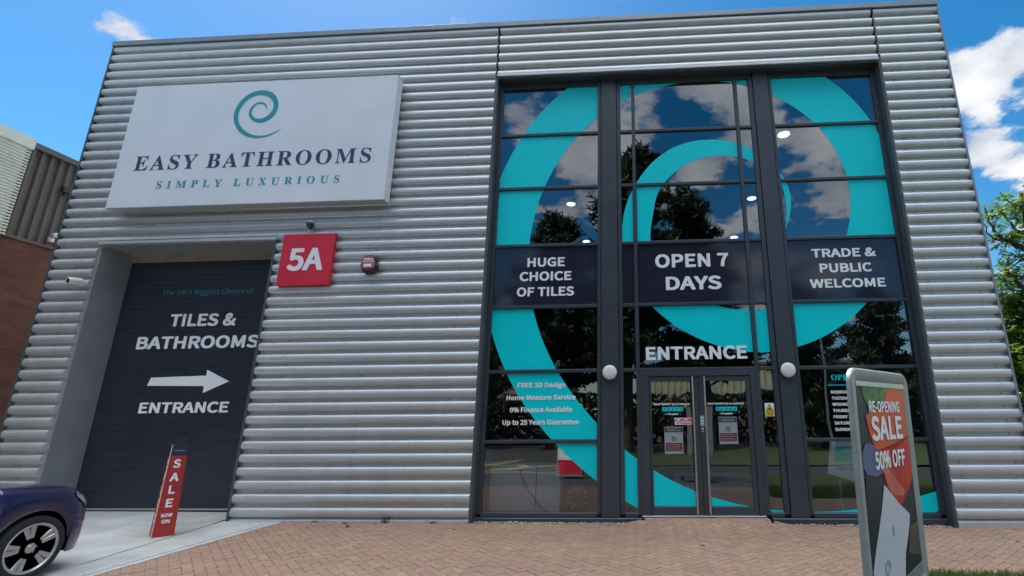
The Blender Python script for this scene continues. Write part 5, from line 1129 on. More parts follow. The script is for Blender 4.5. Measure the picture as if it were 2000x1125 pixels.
shape('navy_print', [(-.345, .67), (-.127, .642), (-.15, .56), (-.20, .45), (-.26, .30), (-.30, .2), (-.376, .2), (-.376, .56)], pr((.016, .026, .045), 'poster_navy', .5, scale=40), 2, PO)
shape('white_print', [(-.113, .609), (-.03, .555), (.063, .495), (.222, .411), (.205, .36), (.174, .308), (.13, .25), (.098, .213), (.07, .13), (.05, .05), (-.36, .05), (-.362, .19), (-.30, .30), (-.25, .368), (-.18, .48)], pr((.56, .58, .62), 'poster_white', .10, scale=3), 4, PO)
shape('brown_print', [(.217, .345), (.352, .36), (.352, .16), (.24, .18), (.142, .205)], pr((.085, .07, .06), 'poster_brown', .4), 2, PO)
shape('pale_foot_print', [(.07, .09), (.352, .13), (.352, .05), (.06, .05)], pr((.20, .25, .22), 'poster_foot', .2), 2, PO)
def ring(name, c, r, k0, k1, m, layer, parent, w=.2, sq=1.0):
    y = -.0055 - .0008 * layer; b = MB()
    for q in range(k0, k1):
        def pt(q, o):
            a = q * .35; rr = r * (1 - q * .022) * (1 + o * w); return (c[0] + rr * cos(a) * sq, y, c[1] + rr * sin(a))
        b.poly([pt(q, -.5), pt(q, .5), pt(q + 1, .5), pt(q + 1, -.5)])
    return obj(name, pl_fix(b), m, parent)
ring('swirl_logo', (-.177, .174), .042, 0, 32, m_tealp, 6, PO)
ring('button_print', (.03, .645), .03, 0, 18, pr((.55, .14, .11), 'poster_button'), 4, PO, .3)
shape('pocket_print', [(-.06, .33), (-.045, .322), (-.036, .345), (-.036, .37), (-.05, .382), (-.062, .36)], m_frame, 6, PO)
for s, x0, x1, z, cap in (('RE-OPENING', -.223, .236, 1.018, .066), ('SALE', -.214, .248, .856, .138), ('50% OFF', -.207, .242, .695, .098)):
    text('lettering', s, x0, x1, z, cap, -.0105, m_white, t, bold=.05, depth=.0005)
    PENDING[-1] = PENDING[-1] + ('poster',)
b = MB()
for s in (-1, 1): b.tube([(s * .30, .02, ZP - .0), (s * .30, .015, .10)], .022, 10)
for s in (-1, 1): b.tube([(s * .30, .02, ZP + .06), (s * .30, .02, ZP - .02)], .03, 10)
obj('leg', b, m_frame, t)
b = MB(); b.box(-.42, .42, -.28, .30, .03, .11); b.v = [(x * (1 if z < .1 else .92), y * (1 if z < .1 else .85), z) for x, y, z in b.v]; obj('base', b, m_dark, t)
b = MB()
for s in (-1, 1): b.lathe((s * .40, .30, .07), (s, 0, 0), [(.0, -.02), (.07, -.02), (.07, .02), (0, .02)], 18)
obj('wheel', b, m_tyre, t)

# ================================================================== PARKED CAR (nose towards the roller door)
CARX, CARY = -7.275, -3.11
CAR = thing('parked_car', (CARX, CARY, gz(-7.2)), 'dark blue hatchback parked nose-in towards the roller door', 'car', local=True)
WB, WR = 2.58, .312
HW = .885
def wid(y):       # half width along the car, front axle at y = 0, nose at .84, tail at -3.36
    if y > .25: t_ = min(1, (y - .25) / .60); return HW * (1 - .45 * t_ ** 2.6)
    if y < -2.7: t_ = min(1, (-2.7 - y) / .66); return HW * (1 - .20 * t_ ** 2.5)
    return HW
def hood(y):      # height of the shoulder
    if y > -.75:
        t_ = (y + .75) / 1.60; return .955 - .10 * t_ - .27 * max(0, t_ - .60) ** 1.5 / .4 ** 1.5 * .9
    return .955 + .02 * min(1, (-.75 - y))
def lowz(y, flat=.20):
    z = flat + (.04 if y > .6 else 0) + (.10 * ((y - .55) / .3) ** 2 if y > .55 else 0)
    for yc in (0, -WB):
        d = abs(y - yc); RA = .372
        if d < RA: z = max(z, .30 + math.sqrt(RA * RA - d * d) - .0)
    return z
ST = sorted(set([round(-3.36 + .05 * i, 3) for i in range(85)] + [.84, -.372, .372, -WB - .372, -WB + .372, .368, -.368]))
ST = [y for y in ST if y <= .8401]
b = MB(); rows = []
for y in ST:
    w = wid(y); zl = lowz(y); zs = hood(y); row = []
    zs = max(zs, zl + .05)
    for f, bul in ((0, -.015), (.12, .0), (.3, .010), (.52, .012), (.72, .004), (.86, -.012), (.95, -.035), (1.0, -.075)):
        z = zl + (zs - zl) * f; nx = (.10 * ((y - .45) / .4) ** 2 * (abs(f - .35)) if y > .45 else 0)
        row.append((w + bul - nx, z))
    for f in (.72, .36, 0.0): row.append(((w - .075) * f, zs + .028 * (1 - f * f)))
    rows.append(row)
K = len(rows[0])
for y, row in zip(ST, rows):
    pull = 0
    for (x, z) in row: b.v.append((x, y - (.07 * max(0, (z - .62) / .3) ** 1.3 if y > .78 else 0), z))
    for (x, z) in row: b.v.append((-x, y - (.07 * max(0, (z - .62) / .3) ** 1.3 if y > .78 else 0), z))
W2 = 2 * K
for i in range(len(ST) - 1):
    for k in range(K - 1):
        for o_ in (0, K):
            a = i * W2 + o_ + k; f = [a, a + W2, a + W2 + 1, a + 1]
            b.sm.add(len(b.f)); b.face(f if o_ == 0 else f[::-1])
for i in (0, len(ST) - 1):
    for k in range(K - 1): b.face([i * W2 + k, i * W2 + k + 1, i * W2 + K + k + 1, i * W2 + K + k])
def nose(b): b.v = [(x, y if y < .1 else .1 + (y - .1) * .845, z) for x, y, z in b.v]; return b
body = obj('body', nose(b), m_car, CAR)
b = MB()
def cabin(b, ys, inset=0.0):
    pass
GH = [(-.62, .965, .70), (-1.35, 1.36, .60), (-1.75, 1.435, .58), (-2.45, 1.42, .57), (-3.0, 1.30, .56), (-3.30, .985, .66)]
for (y, z, w) in GH: b.v += [(w, y, z), (-w, y, z)]
for y in (-.62, -1.35, -1.75, -2.45, -3.0, -3.30): b.v += [(.80, y, .95), (-.80, y, .95)]
n6 = 12
for i in range(5):
    b.face([2 * i, 2 * i + 1, 2 * i + 3, 2 * i + 2])
    b.face([2 * i, 2 * i + 2, n6 + 2 * i + 2, n6 + 2 * i]); b.face([2 * i + 1, n6 + 2 * i + 1, n6 + 2 * i + 3, 2 * i + 3])
obj('cabin_glass', b, m_carglass, CAR)
b = MB(); b.v = [(.585, -1.38, 1.385), (-.585, -1.38, 1.385), (.59, -1.75, 1.447), (-.59, -1.75, 1.447), (.58, -2.45, 1.432), (-.58, -2.45, 1.432), (.57, -3.0, 1.315), (-.57, -3.0, 1.315)]
for i in range(3): b.face([2 * i, 2 * i + 1, 2 * i + 3, 2 * i + 2])
for s in (1, -1):
    b.tube([(s * .76, -.66, .965), (s * .605, -1.36, 1.375), (s * .60, -1.75, 1.44), (s * .59, -2.45, 1.425), (s * .575, -3.0, 1.31), (s * .68, -3.3, .98)], .028, 8)
    b.tube([(s * .79, -1.95, .96), (s * .60, -1.98, 1.42)], .04, 8)
obj('roof', b, m_car, CAR)
def arch(yc):
    b = MB(); n = 20
    for s in (1, -1):
        m0 = len(b.v)
        for q in range(n + 1):
            a = -.25 + (pi + .5) * q / n
            for x in (HW - .03, HW - .33): b.v.append((s * x, yc + .385 * cos(a), .30 + .385 * sin(a)))
        for q in range(n): b.face([m0 + 2 * q, m0 + 2 * q + 1, m0 + 2 * q + 3, m0 + 2 * q + 2])
        b.poly([(s * (HW - .33), yc + .385 * cos(a), .30 + .385 * sin(a)) for a in [2 * pi * q / 24 for q in range(24)]])
    return obj('wheel_arch', b, m_black, CAR)
arch(0); arch(-WB)
b = MB(); b.box(-.70, .70, -3.2, .40, .20, .27); obj('underbody', b, m_black, CAR)
def wheel(x, y, s):
    b = MB(); prof = [(.215, -.10), (.235, -.105), (.29, -.10), (.307, -.085), (.312, -.05), (.312, .05), (.307, .085), (.29, .100), (.262, .105), (.240, .100), (.234, .085)]
    b.lathe((x, y, WR), (s, 0, 0), prof, 44); ty = obj('tyre', b, m_tyre, None)
    wb = MB(); wb.lathe((x, y, WR), (s, 0, 0), [(.237, .085), (.240, .100), (.228, .105), (.216, .094), (.210, .03), (.210, -.09)], 44)
    for k in range(5):
        for d in (-.15, .15):
            a = 2 * pi * k / 5 + .55
            p0 = Vector((0, cos(a + d * 1.1) * .045, sin(a + d * 1.1) * .045)); p1 = Vector((0, cos(a + d) * .219, sin(a + d) * .219))
            dr = (p1 - p0).normalized(); sd = Vector((0, -dr.z, dr.y)); m0 = len(wb.v)
            for p, wd, tt in ((p0, .024, .080), (p1, .030, .096)):
                for q, xx in ((-1, tt - .012), (-.6, tt), (.6, tt), (1, tt - .012), (1, tt - .04), (-1, tt - .04)):
                    v = p + sd * (wd * q); wb.v.append((x + s * xx, y + v.y, WR + v.z))
            for q in range(6): q2 = (q + 1) % 6; wb.face([m0 + q, m0 + q2, m0 + 6 + q2, m0 + 6 + q])
    wb.lathe((x, y, WR), (s, 0, 0), [(.056, .05), (.056, .076), (.046, .086), (.034, .088), (.030, .093), (0, .095)], 24)
    for k in range(5):
        a = 2 * pi * k / 5 + .2; wb.lathe((x + s * .088, y + .045 * cos(a), WR + .045 * sin(a)), (s, 0, 0), [(.008, 0), (.008, .006), (0, .007)], 6)
    rm = obj('rim', wb, m_rim, None)
    db = MB(); db.lathe((x, y, WR), (s, 0, 0), [(.0, .03), (.175, .03), (.175, .0), (.0, .0)], 30); dk = obj('brake_disc', db, m_steel, None)
    h = bpy.data.objects.new('wheel', ty.data); 
    return ty, rm, dk
for x, y in ((HW - .105, 0), (HW - .105, -WB), (-HW + .105, 0), (-HW + .105, -WB)):
    ty, rm, dk = wheel(x, y, 1 if x > 0 else -1)
    ty.name = 'wheel'; ty.parent = CAR; rm.parent = ty; dk.parent = ty
for s in (1, -1):
    b = MB()
    P = [(.30, .66, .775), (.30, .735, .70), (.42, .715, .655), (.66, .60, .66), (.80, .43, .70), (.815, .36, .745), (.74, .44, .79), (.55, .58, .80)]
    P2 = []
    for (x, y, z) in P:
        w = wid(y) ; P2.append((s * min(x, w - .02), y + .0, z))
    b = MB(); ys = [.34 + .05 * q for q in range(10)]
    for y in ys:
        w = wid(y) - .008; zt = hood(y) - .03; hgt = .05 + .085 * min(1, (y - .30) / .35)
        nx = .10 * ((y - .45) / .4) ** 2 * .4 if y > .45 else 0
        b.v += [(s * (w + .014 - nx), y, zt - hgt), (s * (w + .012 - nx), y, zt - hgt * .5), (s * (w - .030 - nx), y, zt)]
    for q in range(9):
        for k in range(2):
            a = q * 3 + k; b.sm.add(len(b.f)); b.face([a, a + 3, a + 4, a + 1])
    g_ = MB(); g_.tube([(s * (wid(.50) + .004), .50, .66), (s * (wid(.49) + .008), .49, .58), (s * (wid(.43) + .010), .43, .50)], .004, 5); obj('bumper_gap', nose(g_), m_black, CAR)
    g_ = MB(); g_.prism([(.44, .30), (.62, .30), (.60, .38), (.46, .39)], -.006, .006); g_.v = [(s * (x - .02), .795 + y_ - .35 * max(0, x - .44), z) for x, y_, z in g_.v]; obj('fog_recess', nose(g_), m_black, CAR)
    hl = obj('headlight', nose(b), m_hl, CAR, smooth=True)
    b = MB(); b.tube([(s * .79, -.80, .98), (s * .90, -.82, 1.0)], .02, 8); b.lathe((s * .96, -.84, 1.02), (0, 1, 0), [(.0, -.06), (.07, -.05), (.09, 0), (.06, .07), (0, .09)], 14); obj('door_mirror', b, m_car, CAR)
    b = MB()
    for ya, yb in ((-.70, -1.93), (-1.95, -2.75)):
        pts = [(s * (HW + .0125), ya, .93), (s * (HW + .014), ya, .60), (s * (HW + .004), ya - .02, .30), (s * (HW + .004), yb + .1, .30), (s * (HW + .014), yb, .62), (s * (HW + .0125), yb, .93)]
        b.tube(pts, .004, 5)
    obj('door_seam', b, m_black, CAR)
    b = MB()
    for y in (-1.72, -2.60): b.box(s * (HW + .005), s * (HW + .035), y - .1, y + .08, .83, .855)
    obj('door_handle', b, m_car, CAR)
    b = MB(); b.box(s * .45, s * .70, -3.385, -3.33, .72, .86); obj('tail_light', b, mat('tail_red', (.3, .01, .01), .2), CAR)
b = MB(); b.box(-.42, .42, .835, .85, .36, .47); obj('grille', nose(b), m_black, CAR)
b = MB(); b.box(-.34, .34, .79, .845, .60, .66); obj('grille', nose(b), m_black, CAR)

# ================================================================== NEIGHBOURING UNIT
NX = -15.0
NB = thing('neighbouring_unit', (NX - 6, 6, 0), 'brown clad and red brick industrial unit beyond the left corner', 'building')
b = MB(); b.box(NX - 12, NX, -16, 30, -.3, 5.86); obj('brick_wall', b, m_brick, NB)
b = MB(); b.box(NX - 12, NX - .08, -15.9, 29.9, 5.86, 8.2); obj('upper_wall', b, m_core, NB)
b = MB(); y = 1.70
b2 = [(0.0, 0), (.055, 0), (.075, .05), (.145, .05), (.165, 0), (.2, 0)]
prof = []
while y < 29:
    for (dy, d) in b2: prof.append((y + dy, NX - .06 + d * 1.2))
    y += .2
n = len(prof)
b.v = [(x, y_, 5.93) for y_, x in prof] + [(x, y_, 8.20) for y_, x in prof]
for i in range(n - 1): b.face([i, i + 1, n + i + 1, n + i])
obj('brown_cladding', b, m_cladd, NB)
b = MB(); prof = []; z = 5.80
while z < 8.02:
    for dz, d in ((0, 0), (.022, .0), (.032, .03), (.062, .03)): prof.append((z + dz, NX + .22 + d))
    z += .075
n = len(prof)
b.v = [(x, -15.9, z_) for z_, x in prof] + [(x, 1.58, z_) for z_, x in prof]
for i in range(n - 1): b.face([i, n + i, n + i + 1, i + 1])
b.box(NX - .06, NX + .22, 1.50, 1.575, 5.80, 8.03)
obj('pale_cladding', b, m_cladp, NB)
b = MB(); b.box(NX - 12, NX + .27, -15.95, 1.60, 8.03, 8.30, .0); obj('pale_coping', b, m_cladp, NB)
b = MB(); b.box(NX - 12, NX + .06, 1.605, 30, 8.19, 8.33); b.box(NX - .02, NX + .03, 1.605, 30, 5.86, 5.93); obj('coping', b, m_cladd, NB)
t = thing('floodlight', (NX, 2.62, 7.44), 'small dark floodlight on the brown cladding of the neighbouring unit', 'light')
b = MB(); b.box(NX + .0, NX + .10, 2.52, 2.72, 7.38, 7.52); obj('lamp_head', b, m_dark, t)
b = MB(); b.box(NX - .0, NX + .05, 2.60, 2.64, 7.30, 7.40); obj('bracket', b, m_dark, t)
t = thing('security_camera', (NX, 2.62, 6.15), 'small pale security camera at the foot of the brown cladding', 'camera')
b = MB(); b.lathe((NX + .03, 2.62, 6.17), (1, -.5, -.1), [(.03, 0), (.03, .12), (.05, .12), (.06, .14), (.06, .36), (.05, .37)], 14); obj('housing', b, m_whitep, t)
b = MB(); b.box(NX, NX + .06, 2.57, 2.67, 6.03, 6.16); obj('bracket', b, m_whitep, t)

# ================================================================== TREES
def branch_path(p, d, L, rr, n=6, wig=.25, lift=0.0):
    pts = [Vector(p)]; d = Vector(d).normalized()
    for i in range(n):
        d = (d + Vector((rr.uniform(-wig, wig), rr.uniform(-wig, wig), rr.uniform(-wig, wig) + lift))).normalized()
        pts.append(pts[-1] + d * L / n)
    return pts, d
LT = [(.14, .26, .035), (.19, .33, .05), (.11, .21, .03), (.26, .39, .06), (.06, .12, .025), (.08, .16, .03)]
def spray(b, p, d, rr, L=.38, n=7, tones=LT, ls=.10, fw=.32):
    """a twig carrying paired pointed leaflets"""
    d = Vector(d).normalized(); side = d.cross(Vector((rr.uniform(-.4, .4), rr.uniform(-.4, .4), 1))).normalized(); tn = rr.choice(tones)
    for i in range(n):
        q = Vector(p) + d * L * (i + 1) / n - Vector((0, 0, .10 * L * (i / n) ** 2 * 3))
        for s in (-1, 1):
            l = ls * rr.uniform(.75, 1.25); ax = (side * s + d * .55 + Vector((0, 0, rr.uniform(-.45, .15)))).normalized(); w = ax.cross(Vector((rr.uniform(-.5, .5), rr.uniform(-.5, .5), 1))).normalized() * l * fw
            b.tone = tuple(c * rr.uniform(.75, 1.3) for c in tn)
            b.poly([q, q + ax * l * .45 + w, q + ax * l, q + ax * l * .45 - w])
rt = random.Random(21)
def leafy_tree(name, base, label, group, trunk_h, limbs, crown, nspray, seed, gnarl=.3):
    rr = random.Random(seed); t = thing(name, base, label, 'tree', group)
    w = MB(); lv = MB(); B = Vector(base)
    tp, td = branch_path(B, (0, 0, 1), trunk_h, rr, 6, .12)
    w.tube(tp, [.16 * (1 - .08 * i) for i in range(7)], 10)
    tips = []
    for k in range(limbs):
        a = 2 * pi * k / limbs + rr.uniform(-.4, .4)
        p, d = branch_path(tp[-1 - (k % 3)], (cos(a), sin(a), rr.uniform(.4, 1.1)), crown * rr.uniform(.8, 1.15), rr, 7, gnarl, .05)
        w.tube(p, [.085 * (1 - .115 * i) for i in range(8)], 7)
        for j in (2, 3, 4, 5, 6, 7):
            for _ in range(2):
                a2 = rr.uniform(0, 2 * pi)
                p2, d2 = branch_path(p[j], (cos(a2), sin(a2), rr.uniform(-.1, .8)), crown * rr.uniform(.3, .5), rr, 5, gnarl)
                w.tube(p2, [.03 * (1 - .16 * i) for i in range(6)], 5)
                tips += [(q, d2) for q in p2[2:]]
    for _ in range(nspray):
        q, d = rr.choice(tips); dv = Vector((rr.gauss(0, 1), rr.gauss(0, 1), rr.gauss(0, .6)))
        spray(lv, q + Vector((rr.gauss(0, .10), rr.gauss(0, .10), rr.gauss(0, .10))), d + dv * .7, rr)
    obj('trunk', w, m_bark, t); obj('crown', lv, m_leaf, t); return t
# the gnarled tree at the right corner: limbs as in the photograph
GT_ = thing('gnarled_tree', (10.6, 4.3, gz(9)), 'gnarled dark limbed tree with bright leaf sprays behind the right corner of the shop', 'tree')
w = MB(); lv = MB(); rr = random.Random(5)
limb = [[(10.6, 4.3, -.1), (10.55, 4.3, 1.2), (10.35, 4.25, 2.4), (10.3, 4.2, 3.6), (10.1, 4.1, 4.6), (9.85, 4.0, 5.35), (9.72, 4.0, 5.62), (9.82, 4.0, 5.95), (9.78, 4.0, 6.5), (9.95, 4.1, 7.2)],
        [(9.72, 4.0, 5.62), (9.45, 3.95, 5.68), (9.2, 3.9, 5.85), (8.95, 3.9, 6.0), (8.86, 3.9, 6.35), (8.82, 3.9, 6.75)],
        [(8.9, 3.9, 6.15), (9.05, 3.9, 6.45), (9.0, 3.9, 6.7)], [(9.2, 3.9, 5.85), (9.0, 3.95, 5.9), (8.75, 3.9, 6.1), (8.68, 3.85, 6.45)],
        [(10.3, 4.2, 3.6), (9.8, 4.1, 4.2), (9.35, 4.0, 4.7), (9.1, 4.0, 5.1), (9.2, 3.95, 5.45)], [(9.82, 4.0, 5.95), (9.55, 4.0, 6.15), (9.3, 4.0, 6.6), (9.2, 4.0, 6.9)],
        [(9.85, 4.0, 6.7), (9.55, 4.0, 6.9), (9.35, 4.0, 7.2)], [(10.1, 4.1, 4.6), (10.6, 4.2, 5.3), (11.0, 4.2, 6.2), (11.2, 4.2, 7.0)], [(9.85, 4.0, 5.35), (9.45, 3.9, 5.35), (9.2, 3.9, 5.15)],
        [(11.0, 4.2, 6.2), (11.7, 4.4, 6.8), (12.1, 4.4, 7.4)], [(10.35, 4.25, 2.4), (11.1, 4.4, 3.2), (11.8, 4.4, 4.4), (12.2, 4.5, 5.6)]]
rad = [(.15, .045), (.07, .02), (.022, .010), (.03, .012), (.075, .02), (.04, .012), (.03, .010), (.08, .03), (.035, .012), (.04, .012), (.09, .03)]
for L, (ra, rb) in zip(limb, rad):
    fine = []
    for i in range(len(L) - 1):
        for q in range(3):
            a = Vector(L[i]).lerp(Vector(L[i + 1]), q / 3); fine.append(a + Vector((rr.gauss(0, .02), rr.gauss(0, .02), rr.gauss(0, .02))))
    fine.append(Vector(L[-1]))
    w.tube(fine, [ra + (rb - ra) * i / (len(fine) - 1) for i in range(len(fine))], 8)
def cl(c, r, n, flat=.5):
    for _ in range(int(n * 2.1)):
        q = Vector(c) + Vector((rr.gauss(0, r), rr.gauss(0, r), rr.gauss(0, r * flat)))
        spray(lv, q, (rr.gauss(0, 1), rr.gauss(0, 1), rr.gauss(.0, .35)), rr, .34, 8, LT, .085)
for c, r, n, fl in (((9.35, 4, 6.75), .18, 16, .7), ((9.6, 4, 6.45), .2, 10, .5), ((9.05, 3.9, 5.95), .15, 9, .5), ((9.25, 3.95, 5.9), .2, 14, .4), ((9.6, 4, 6.0), .2, 8, .4), ((9.25, 3.9, 5.35), .2, 18, .5), ((9.05, 3.9, 4.95), .22, 26, .5), ((9.6, 4, 5.0), .25, 14, .5), ((10.1, 4.1, 6.9), .35, 30, .6), ((10.9, 4.2, 6.6), .5, 40, .6), ((11.6, 4.3, 7.0), .5, 40, .6), ((12, 4.4, 5.4), .6, 40, .6), ((8.75, 3.9, 6.5), .06, 2, .7)):
    cl(c, r, n, fl)
obj('trunk', w, m_bark, GT_); obj('crown', lv, m_leaf, GT_)
def bush(name, base, label, cat, rx, ry, h, n, seed, tones=LT, ls=.13):
    rr = random.Random(seed); t = thing(name, base, label, cat); w = MB(); lv = MB(); B = Vector(base)
    for k in range(9):
        a = rr.uniform(0, 2 * pi); p, d = branch_path(B + Vector((rr.uniform(-.3, .3), rr.uniform(-.3, .3), 0)), (cos(a) * .5, sin(a) * .5, 1.2), h * rr.uniform(.6, .95), rr, 6, .2)
        w.tube(p, [.05 * (1 - .14 * i) for i in range(7)], 6)
    cs = []
    for k in range(26):
        a = rr.uniform(0, 2 * pi); u_ = rr.uniform(.1, 1) ** .6; zf = rr.uniform(.08, 1)
        env = math.sqrt(max(.05, 1 - (zf * .9) ** 2.2)); cs.append((B + Vector((rx * env * u_ * cos(a), ry * env * u_ * sin(a), h * zf)), rr.uniform(.25, .5), rr.uniform(.6, 1.15)))
    for _ in range(n):
        c, r, br = rr.choice(cs); q = c + Vector((rr.gauss(0, r), rr.gauss(0, r), rr.gauss(0, r * .7)))
        if q.z < B.z + .1: continue
        spray(lv, q, (rr.gauss(0, 1), rr.gauss(0, 1), rr.gauss(.1, .5)), rr, .3, 5, [tuple(c_ * br for c_ in x) for x in tones], ls, .4)
    obj('stem', w, m_bark, t); obj('foliage', lv, m_leaf, t); return t
bush('leafy_shrub', (9.9, 4.6, gz(9)), 'tall bright green shrub filling the lower right edge beside the shop wall', 'shrub', 1.25, 1.2, 4.7, 3400, 31, [(.13, .24, .035), (.18, .31, .045), (.24, .37, .06), (.09, .18, .03), (.05, .10, .02)], .095)
bush('leafy_shrub', (12.2, 7.2, gz(9)), 'darker green shrub farther back behind the bright one at the right edge', 'shrub', 2.0, 1.8, 4.9, 1900, 32, [(.06, .12, .02), (.09, .16, .03), (.13, .22, .03)], .18)

# ---- what the glazing mirrors: pines, verge, road marks and units across the road
def pine(base, h, r, seed, label, z0f=.22):
    rr = random.Random(seed); t = thing('pine_tree', base, label, 'tree', 'pines across the car park'); B = Vector(base)
    w = MB(); lv = MB()
    tp, _ = branch_path(B, (0, 0, 1), h * .97, rr, 12, .035); w.tube(tp, [.27 * (1 - .07 * i) * h / 15 for i in range(13)], 10)
    PT = [(.018, .034, .014), (.028, .05, .018), (.040, .062, .022), (.012, .024, .010)]
    nb = int(h * 4.2)
    for k in range(nb):
        f = z0f + (1 - z0f) * (k / nb) ** .9; zc = h * f; a = k * 2.4 + rr.uniform(-.4, .4)
        idx = min(11, int(f / .97 * 12)); p0 = tp[idx].lerp(tp[idx + 1], min(1, f / .97 * 12 - idx))
        L = r * (1.05 - (f - z0f) / (1 - z0f)) ** .75 * rr.uniform(.55, 1.2) + .35
        p, d = branch_path(p0, (cos(a), sin(a), rr.uniform(.0, .35)), L, rr, 5, .15, .07)
        w.tube(p, [.06 * (1 - .17 * i) for i in range(6)], 5)
        br = rr.uniform(.6, 1.25)
        for q in range(int(46 * L) + 26):
            c = p[1].lerp(p[-1], rr.uniform(0, 1)); c = c + Vector((rr.gauss(0, .22), rr.gauss(0, .22), rr.gauss(.08, .16))); tn = tuple(x * br for x in rr.choice(PT))
            for m_ in range(4):
                dv = Vector((rr.gauss(0, 1), rr.gauss(0, 1), rr.gauss(.75, .7))).normalized(); sd = dv.cross(Vector((rr.gauss(0, 1), rr.gauss(0, 1), rr.gauss(0, 1)))).normalized() * .06; l = rr.uniform(.25, .5)
                lv.tone = tn; lv.poly([c - sd, c + sd, c + dv * l + sd * .4, c + dv * l - sd * .4])
    obj('trunk', w, m_bark, t); obj('crown', lv, m_pine, t)
pine((-.9, -16.5, -.05), 16.2, 3.4, 41, 'tallest pine, straight across from the entrance doors')
pine((-5.2, -19.0, -.05), 14.0, 3.2, 42, 'second pine, standing left of the tallest one')
pine((3.6, -20.0, -.05), 15.0, 3.3, 43, 'pine standing right of the tallest one')
pine((9.5, -19.5, -.05), 8.6, 3.2, 44, 'shorter bushy pine at the right of the row', .06)
pine((-10.5, -21, -.05), 10.5, 3.0, 45, 'shorter pine at the left of the row', .1)
pine((13.8, -22, -.05), 9.0, 3.2, 46, 'low broad pine at the far right of the row', .05)
b = MB(); b.poly([(-60, -24, -.012), (60, -24, -.012), (60, -9.6, -.012), (-.6, -9.6, -.012), (-2.4, -14.6, -.012), (-60, -14.6, -.012)]); b.v = [(x, y, z + gz(x)) for x, y, z in b.v]
struct(obj('grass_verge', b, m_soil))
b = MB()
def mark(P, w=.10):
    for (xa, ya), (xb, yb) in zip(P[:-1], P[1:]):
        dx, dy = xb - xa, yb - ya; l = math.hypot(dx, dy); nx, ny = -dy / l * w / 2, dx / l * w / 2
        b.poly([(xa - nx, ya - ny, gz(xa) - .024), (xb - nx, yb - ny, gz(xb) - .024), (xb + nx, yb + ny, gz(xb) - .024), (xa + nx, ya + ny, gz(xa) - .024)])
mark([(-6.2, -8.2), (-4.9, -11.8)]); mark([(-4.6, -7.9), (-3.1, -9.9)]); mark([(-3.1, -9.9), (-2.3, -9.0)]); mark([(-6.2, -7.4), (-2.0, -7.2)]); mark([(-6.3, -9.6), (-5.4, -10.4)]); mark([(-6.6, -10.2), (-5.0, -11.6)]); mark([(-5.2, -8.0), (-4.3, -8.6), (-4.1, -9.2), (-4.5, -9.6)], .14)
struct(obj('road_marking', b, m_yel))
t = thing('cream_unit', (14, -48, -.1), 'cream profiled industrial unit across the road, mirrored in the doors', 'building')
b = MB(); b.box(-1, 34, -60, -46, -.2, 1.2); obj('plinth_wall', b, m_brick2, t)
b = MB(); x = -1.0; prof = []
while x < 34: prof += [(x, -46), (x + .35, -46), (x + .42, -45.9), (x + .63, -45.9)]; x += .7
n = len(prof); b.v = [(p[0], p[1], 1.2) for p in prof] + [(p[0], p[1], 7.0) for p in prof]
for i in range(n - 1): b.face([i, n + i, n + i + 1, i + 1])
b.box(-1, 34, -60, -46.02, 1.2, 7.0); obj('wall', b, m_cream, t)
b = MB(); b.box(-1.2, 34.2, -60.2, -45.7, 7.0, 7.3); obj('roof', b, m_roofg, t)
t = thing('brick_unit', (-22, -46, -.1), 'pale brick unit with grey roof across the road, mirrored at the left', 'building')
b = MB(); b.box(-34, -9, -58, -44, -.2, 5.6); obj('wall', b, m_brick2, t)
b = MB(); b.prism([(-34.5, 5.6), (-8.5, 5.6), (-8.5, 5.8), (-21, 8.2), (-34.5, 5.8)], -58.3, -43.7); obj('roof', b, m_roofg, t)
b = MB()
for x in (-31, -27, -23, -19, -15, -12): b.box(x, x + 1.6, -44.05, -43.97, 1.2, 3.2)
obj('window', b, m_carglass, t)
rh = random.Random(77)
t = thing('clipped_hedge', (0, -24.5, -.1), 'long dark hedge on the verge behind the pines', 'hedge'); lv = MB(); w = MB()
for k in range(60):
    x = -45 + k * 1.5; w.tube([(x, -24.6, -.1), (x + rh.uniform(-.2, .2), -24.6, 2.4)], .03, 5)
for _ in range(26000):
    q = Vector((rh.uniform(-45, 45), -24.6 + rh.gauss(0, .55), rh.uniform(0, 3.1))); dv = Vector((rh.gauss(0, 1), rh.gauss(0, 1), rh.gauss(0, 1))).normalized() * .2; sd = dv.cross(Vector((rh.gauss(0, 1), rh.gauss(0, 1), rh.gauss(0, 1)))).normalized() * .10
    lv.tone = tuple(c * rh.uniform(.6, 1.4) for c in (.028, .048, .018)); lv.poly([q - sd * 1.5, q + dv, q + sd, q - dv])
obj('stem', w, m_bark, t); obj('foliage', lv, m_pine, t)
t = thing('pavement_sign', (-2.2, -6.1, gz(-2.2)), 'low red and white folding pavement sign on the forecourt, mirrored in the left window', 'sign')
for s_ in (0, 1):
    b = MB(); sg = 1 if s_ == 0 else -1
    def ap(x, d, z, sg=sg): return (-2.2 + x, -6.1 + sg * (.26 - .24 * z / .80 + d), gz(-2.2) + z)
    def slab(b, x0, x1, z0, z1, d0, d1):
        n = len(b.v); b.v += [ap(x0, d0, z0), ap(x1, d0, z0), ap(x1, d0, z1), ap(x0, d0, z1), ap(x0, d1, z0), ap(x1, d1, z0), ap(x1, d1, z1), ap(x0, d1, z1)]
        for f in ((0, 1, 2, 3), (7, 6, 5, 4), (0, 4, 5, 1), (1, 5, 6, 2), (2, 6, 7, 3), (3, 7, 4, 0)): b.face([n + i for i in f])
    slab(b, -.36, .36, .04, .80, -.012, .012); fp = obj('sign_panel', b, m_frame, t)
    b = MB(); slab(b, -.33, .33, .08, .45, .0125, .016); obj('red_field', b, m_red, fp)
    b = MB(); slab(b, -.33, .33, .455, .77, .0125, .016); obj('white_field', b, m_white, fp)
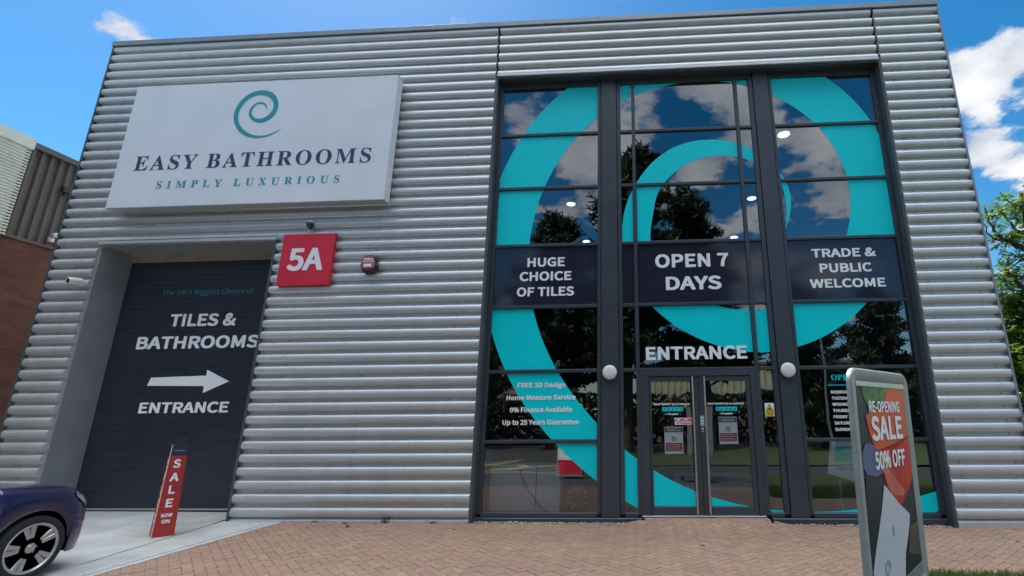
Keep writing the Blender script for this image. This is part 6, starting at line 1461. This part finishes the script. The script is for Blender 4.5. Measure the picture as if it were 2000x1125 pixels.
t = thing('lamp_column', (8.4, -15.2, -.05), 'slender grey lamp column on the verge across the car park', 'street lamp')
b = MB(); b.tube([(8.4, -15.2, -.05), (8.4, -15.2, 5.4)], [.065, .045], 12); obj('column', b, m_coping, t)
b = MB(); b.tube([(8.4, -15.2, 5.38), (8.4, -14.7, 5.55), (8.4, -14.2, 5.58)], .028, 8); b.box(8.28, 8.52, -14.5, -13.9, 5.55, 5.64); obj('lantern', b, m_frame, t)

# ================================================================== SMALL LITTER AND WEEDS AT THE WALL
rl = random.Random(9)
for (x, y, h, lab) in ((-4.17, -.075, .13, 'tall thin weed growing at the foot of the ribbed wall'), (-3.42, -.07, .04, 'low flat weed at the wall foot just left of the glazing'), (-5.35, -.07, .035, 'tiny weed at the wall foot near the drive edge')):
    t = thing('weed', (x, y, gz(x)), lab, 'weed'); b = MB()
    blades(b, [(x + rl.gauss(0, .035), y + rl.gauss(0, .012), gz(x)) for _ in range(26)], h, .004, [(.05, .09, .03), (.08, .10, .04), (.10, .09, .05)], rl, .9); obj('leaves', b, m_grass, t)
    b = MB(); b.tube([(x, y, gz(x)), (x + .01, y, gz(x) + h * 1.1)], .002, 5); obj('stalk', b, m_bark, t)
LAB = ('largest dark dead leaf on the paving in front of the ribbed wall', 'small curled brown leaf lying close to the wall', 'pale dry leaf on the paving left of the glazing', 'little dark leaf on the paving nearest the drive edge', 'thin brown leaf on the paving before the left window', 'crumpled leaf on the paving in front of the doors', 'dry leaf on the paving towards the right wall')
for (x, y, s), lab in zip(((-4.62, -.36, .07), (-4.78, -.16, .05), (-4.3, -.14, .045), (-5.2, -.45, .03), (-2.9, -.5, .035), (.7, -1.3, .04), (4.9, -.9, .035)), LAB):
    b = MB(); a = rl.uniform(0, 6.28); ca_, sa_ = cos(a), sin(a); P = []
    for k, (px, py, pz) in enumerate(((-1, 0, .1), (-.4, .42, .45), (.4, .35, .35), (1, 0, .15), (.4, -.38, .5), (-.4, -.40, .3))): P.append((x + s * (px * ca_ - py * sa_), y + s * (px * sa_ + py * ca_), gz(x) + .004 + s * pz * .6))
    c = (x, y, gz(x) + .006); 
    for k in range(6): b.poly([c, P[k], P[(k + 1) % 6]])
    o = obj('dead_leaf', b, mat('dead_leaf', (.07, .05, .03), .8)); tag(o, lab, 'leaf', 'dead leaves on the paving')

flush_text()
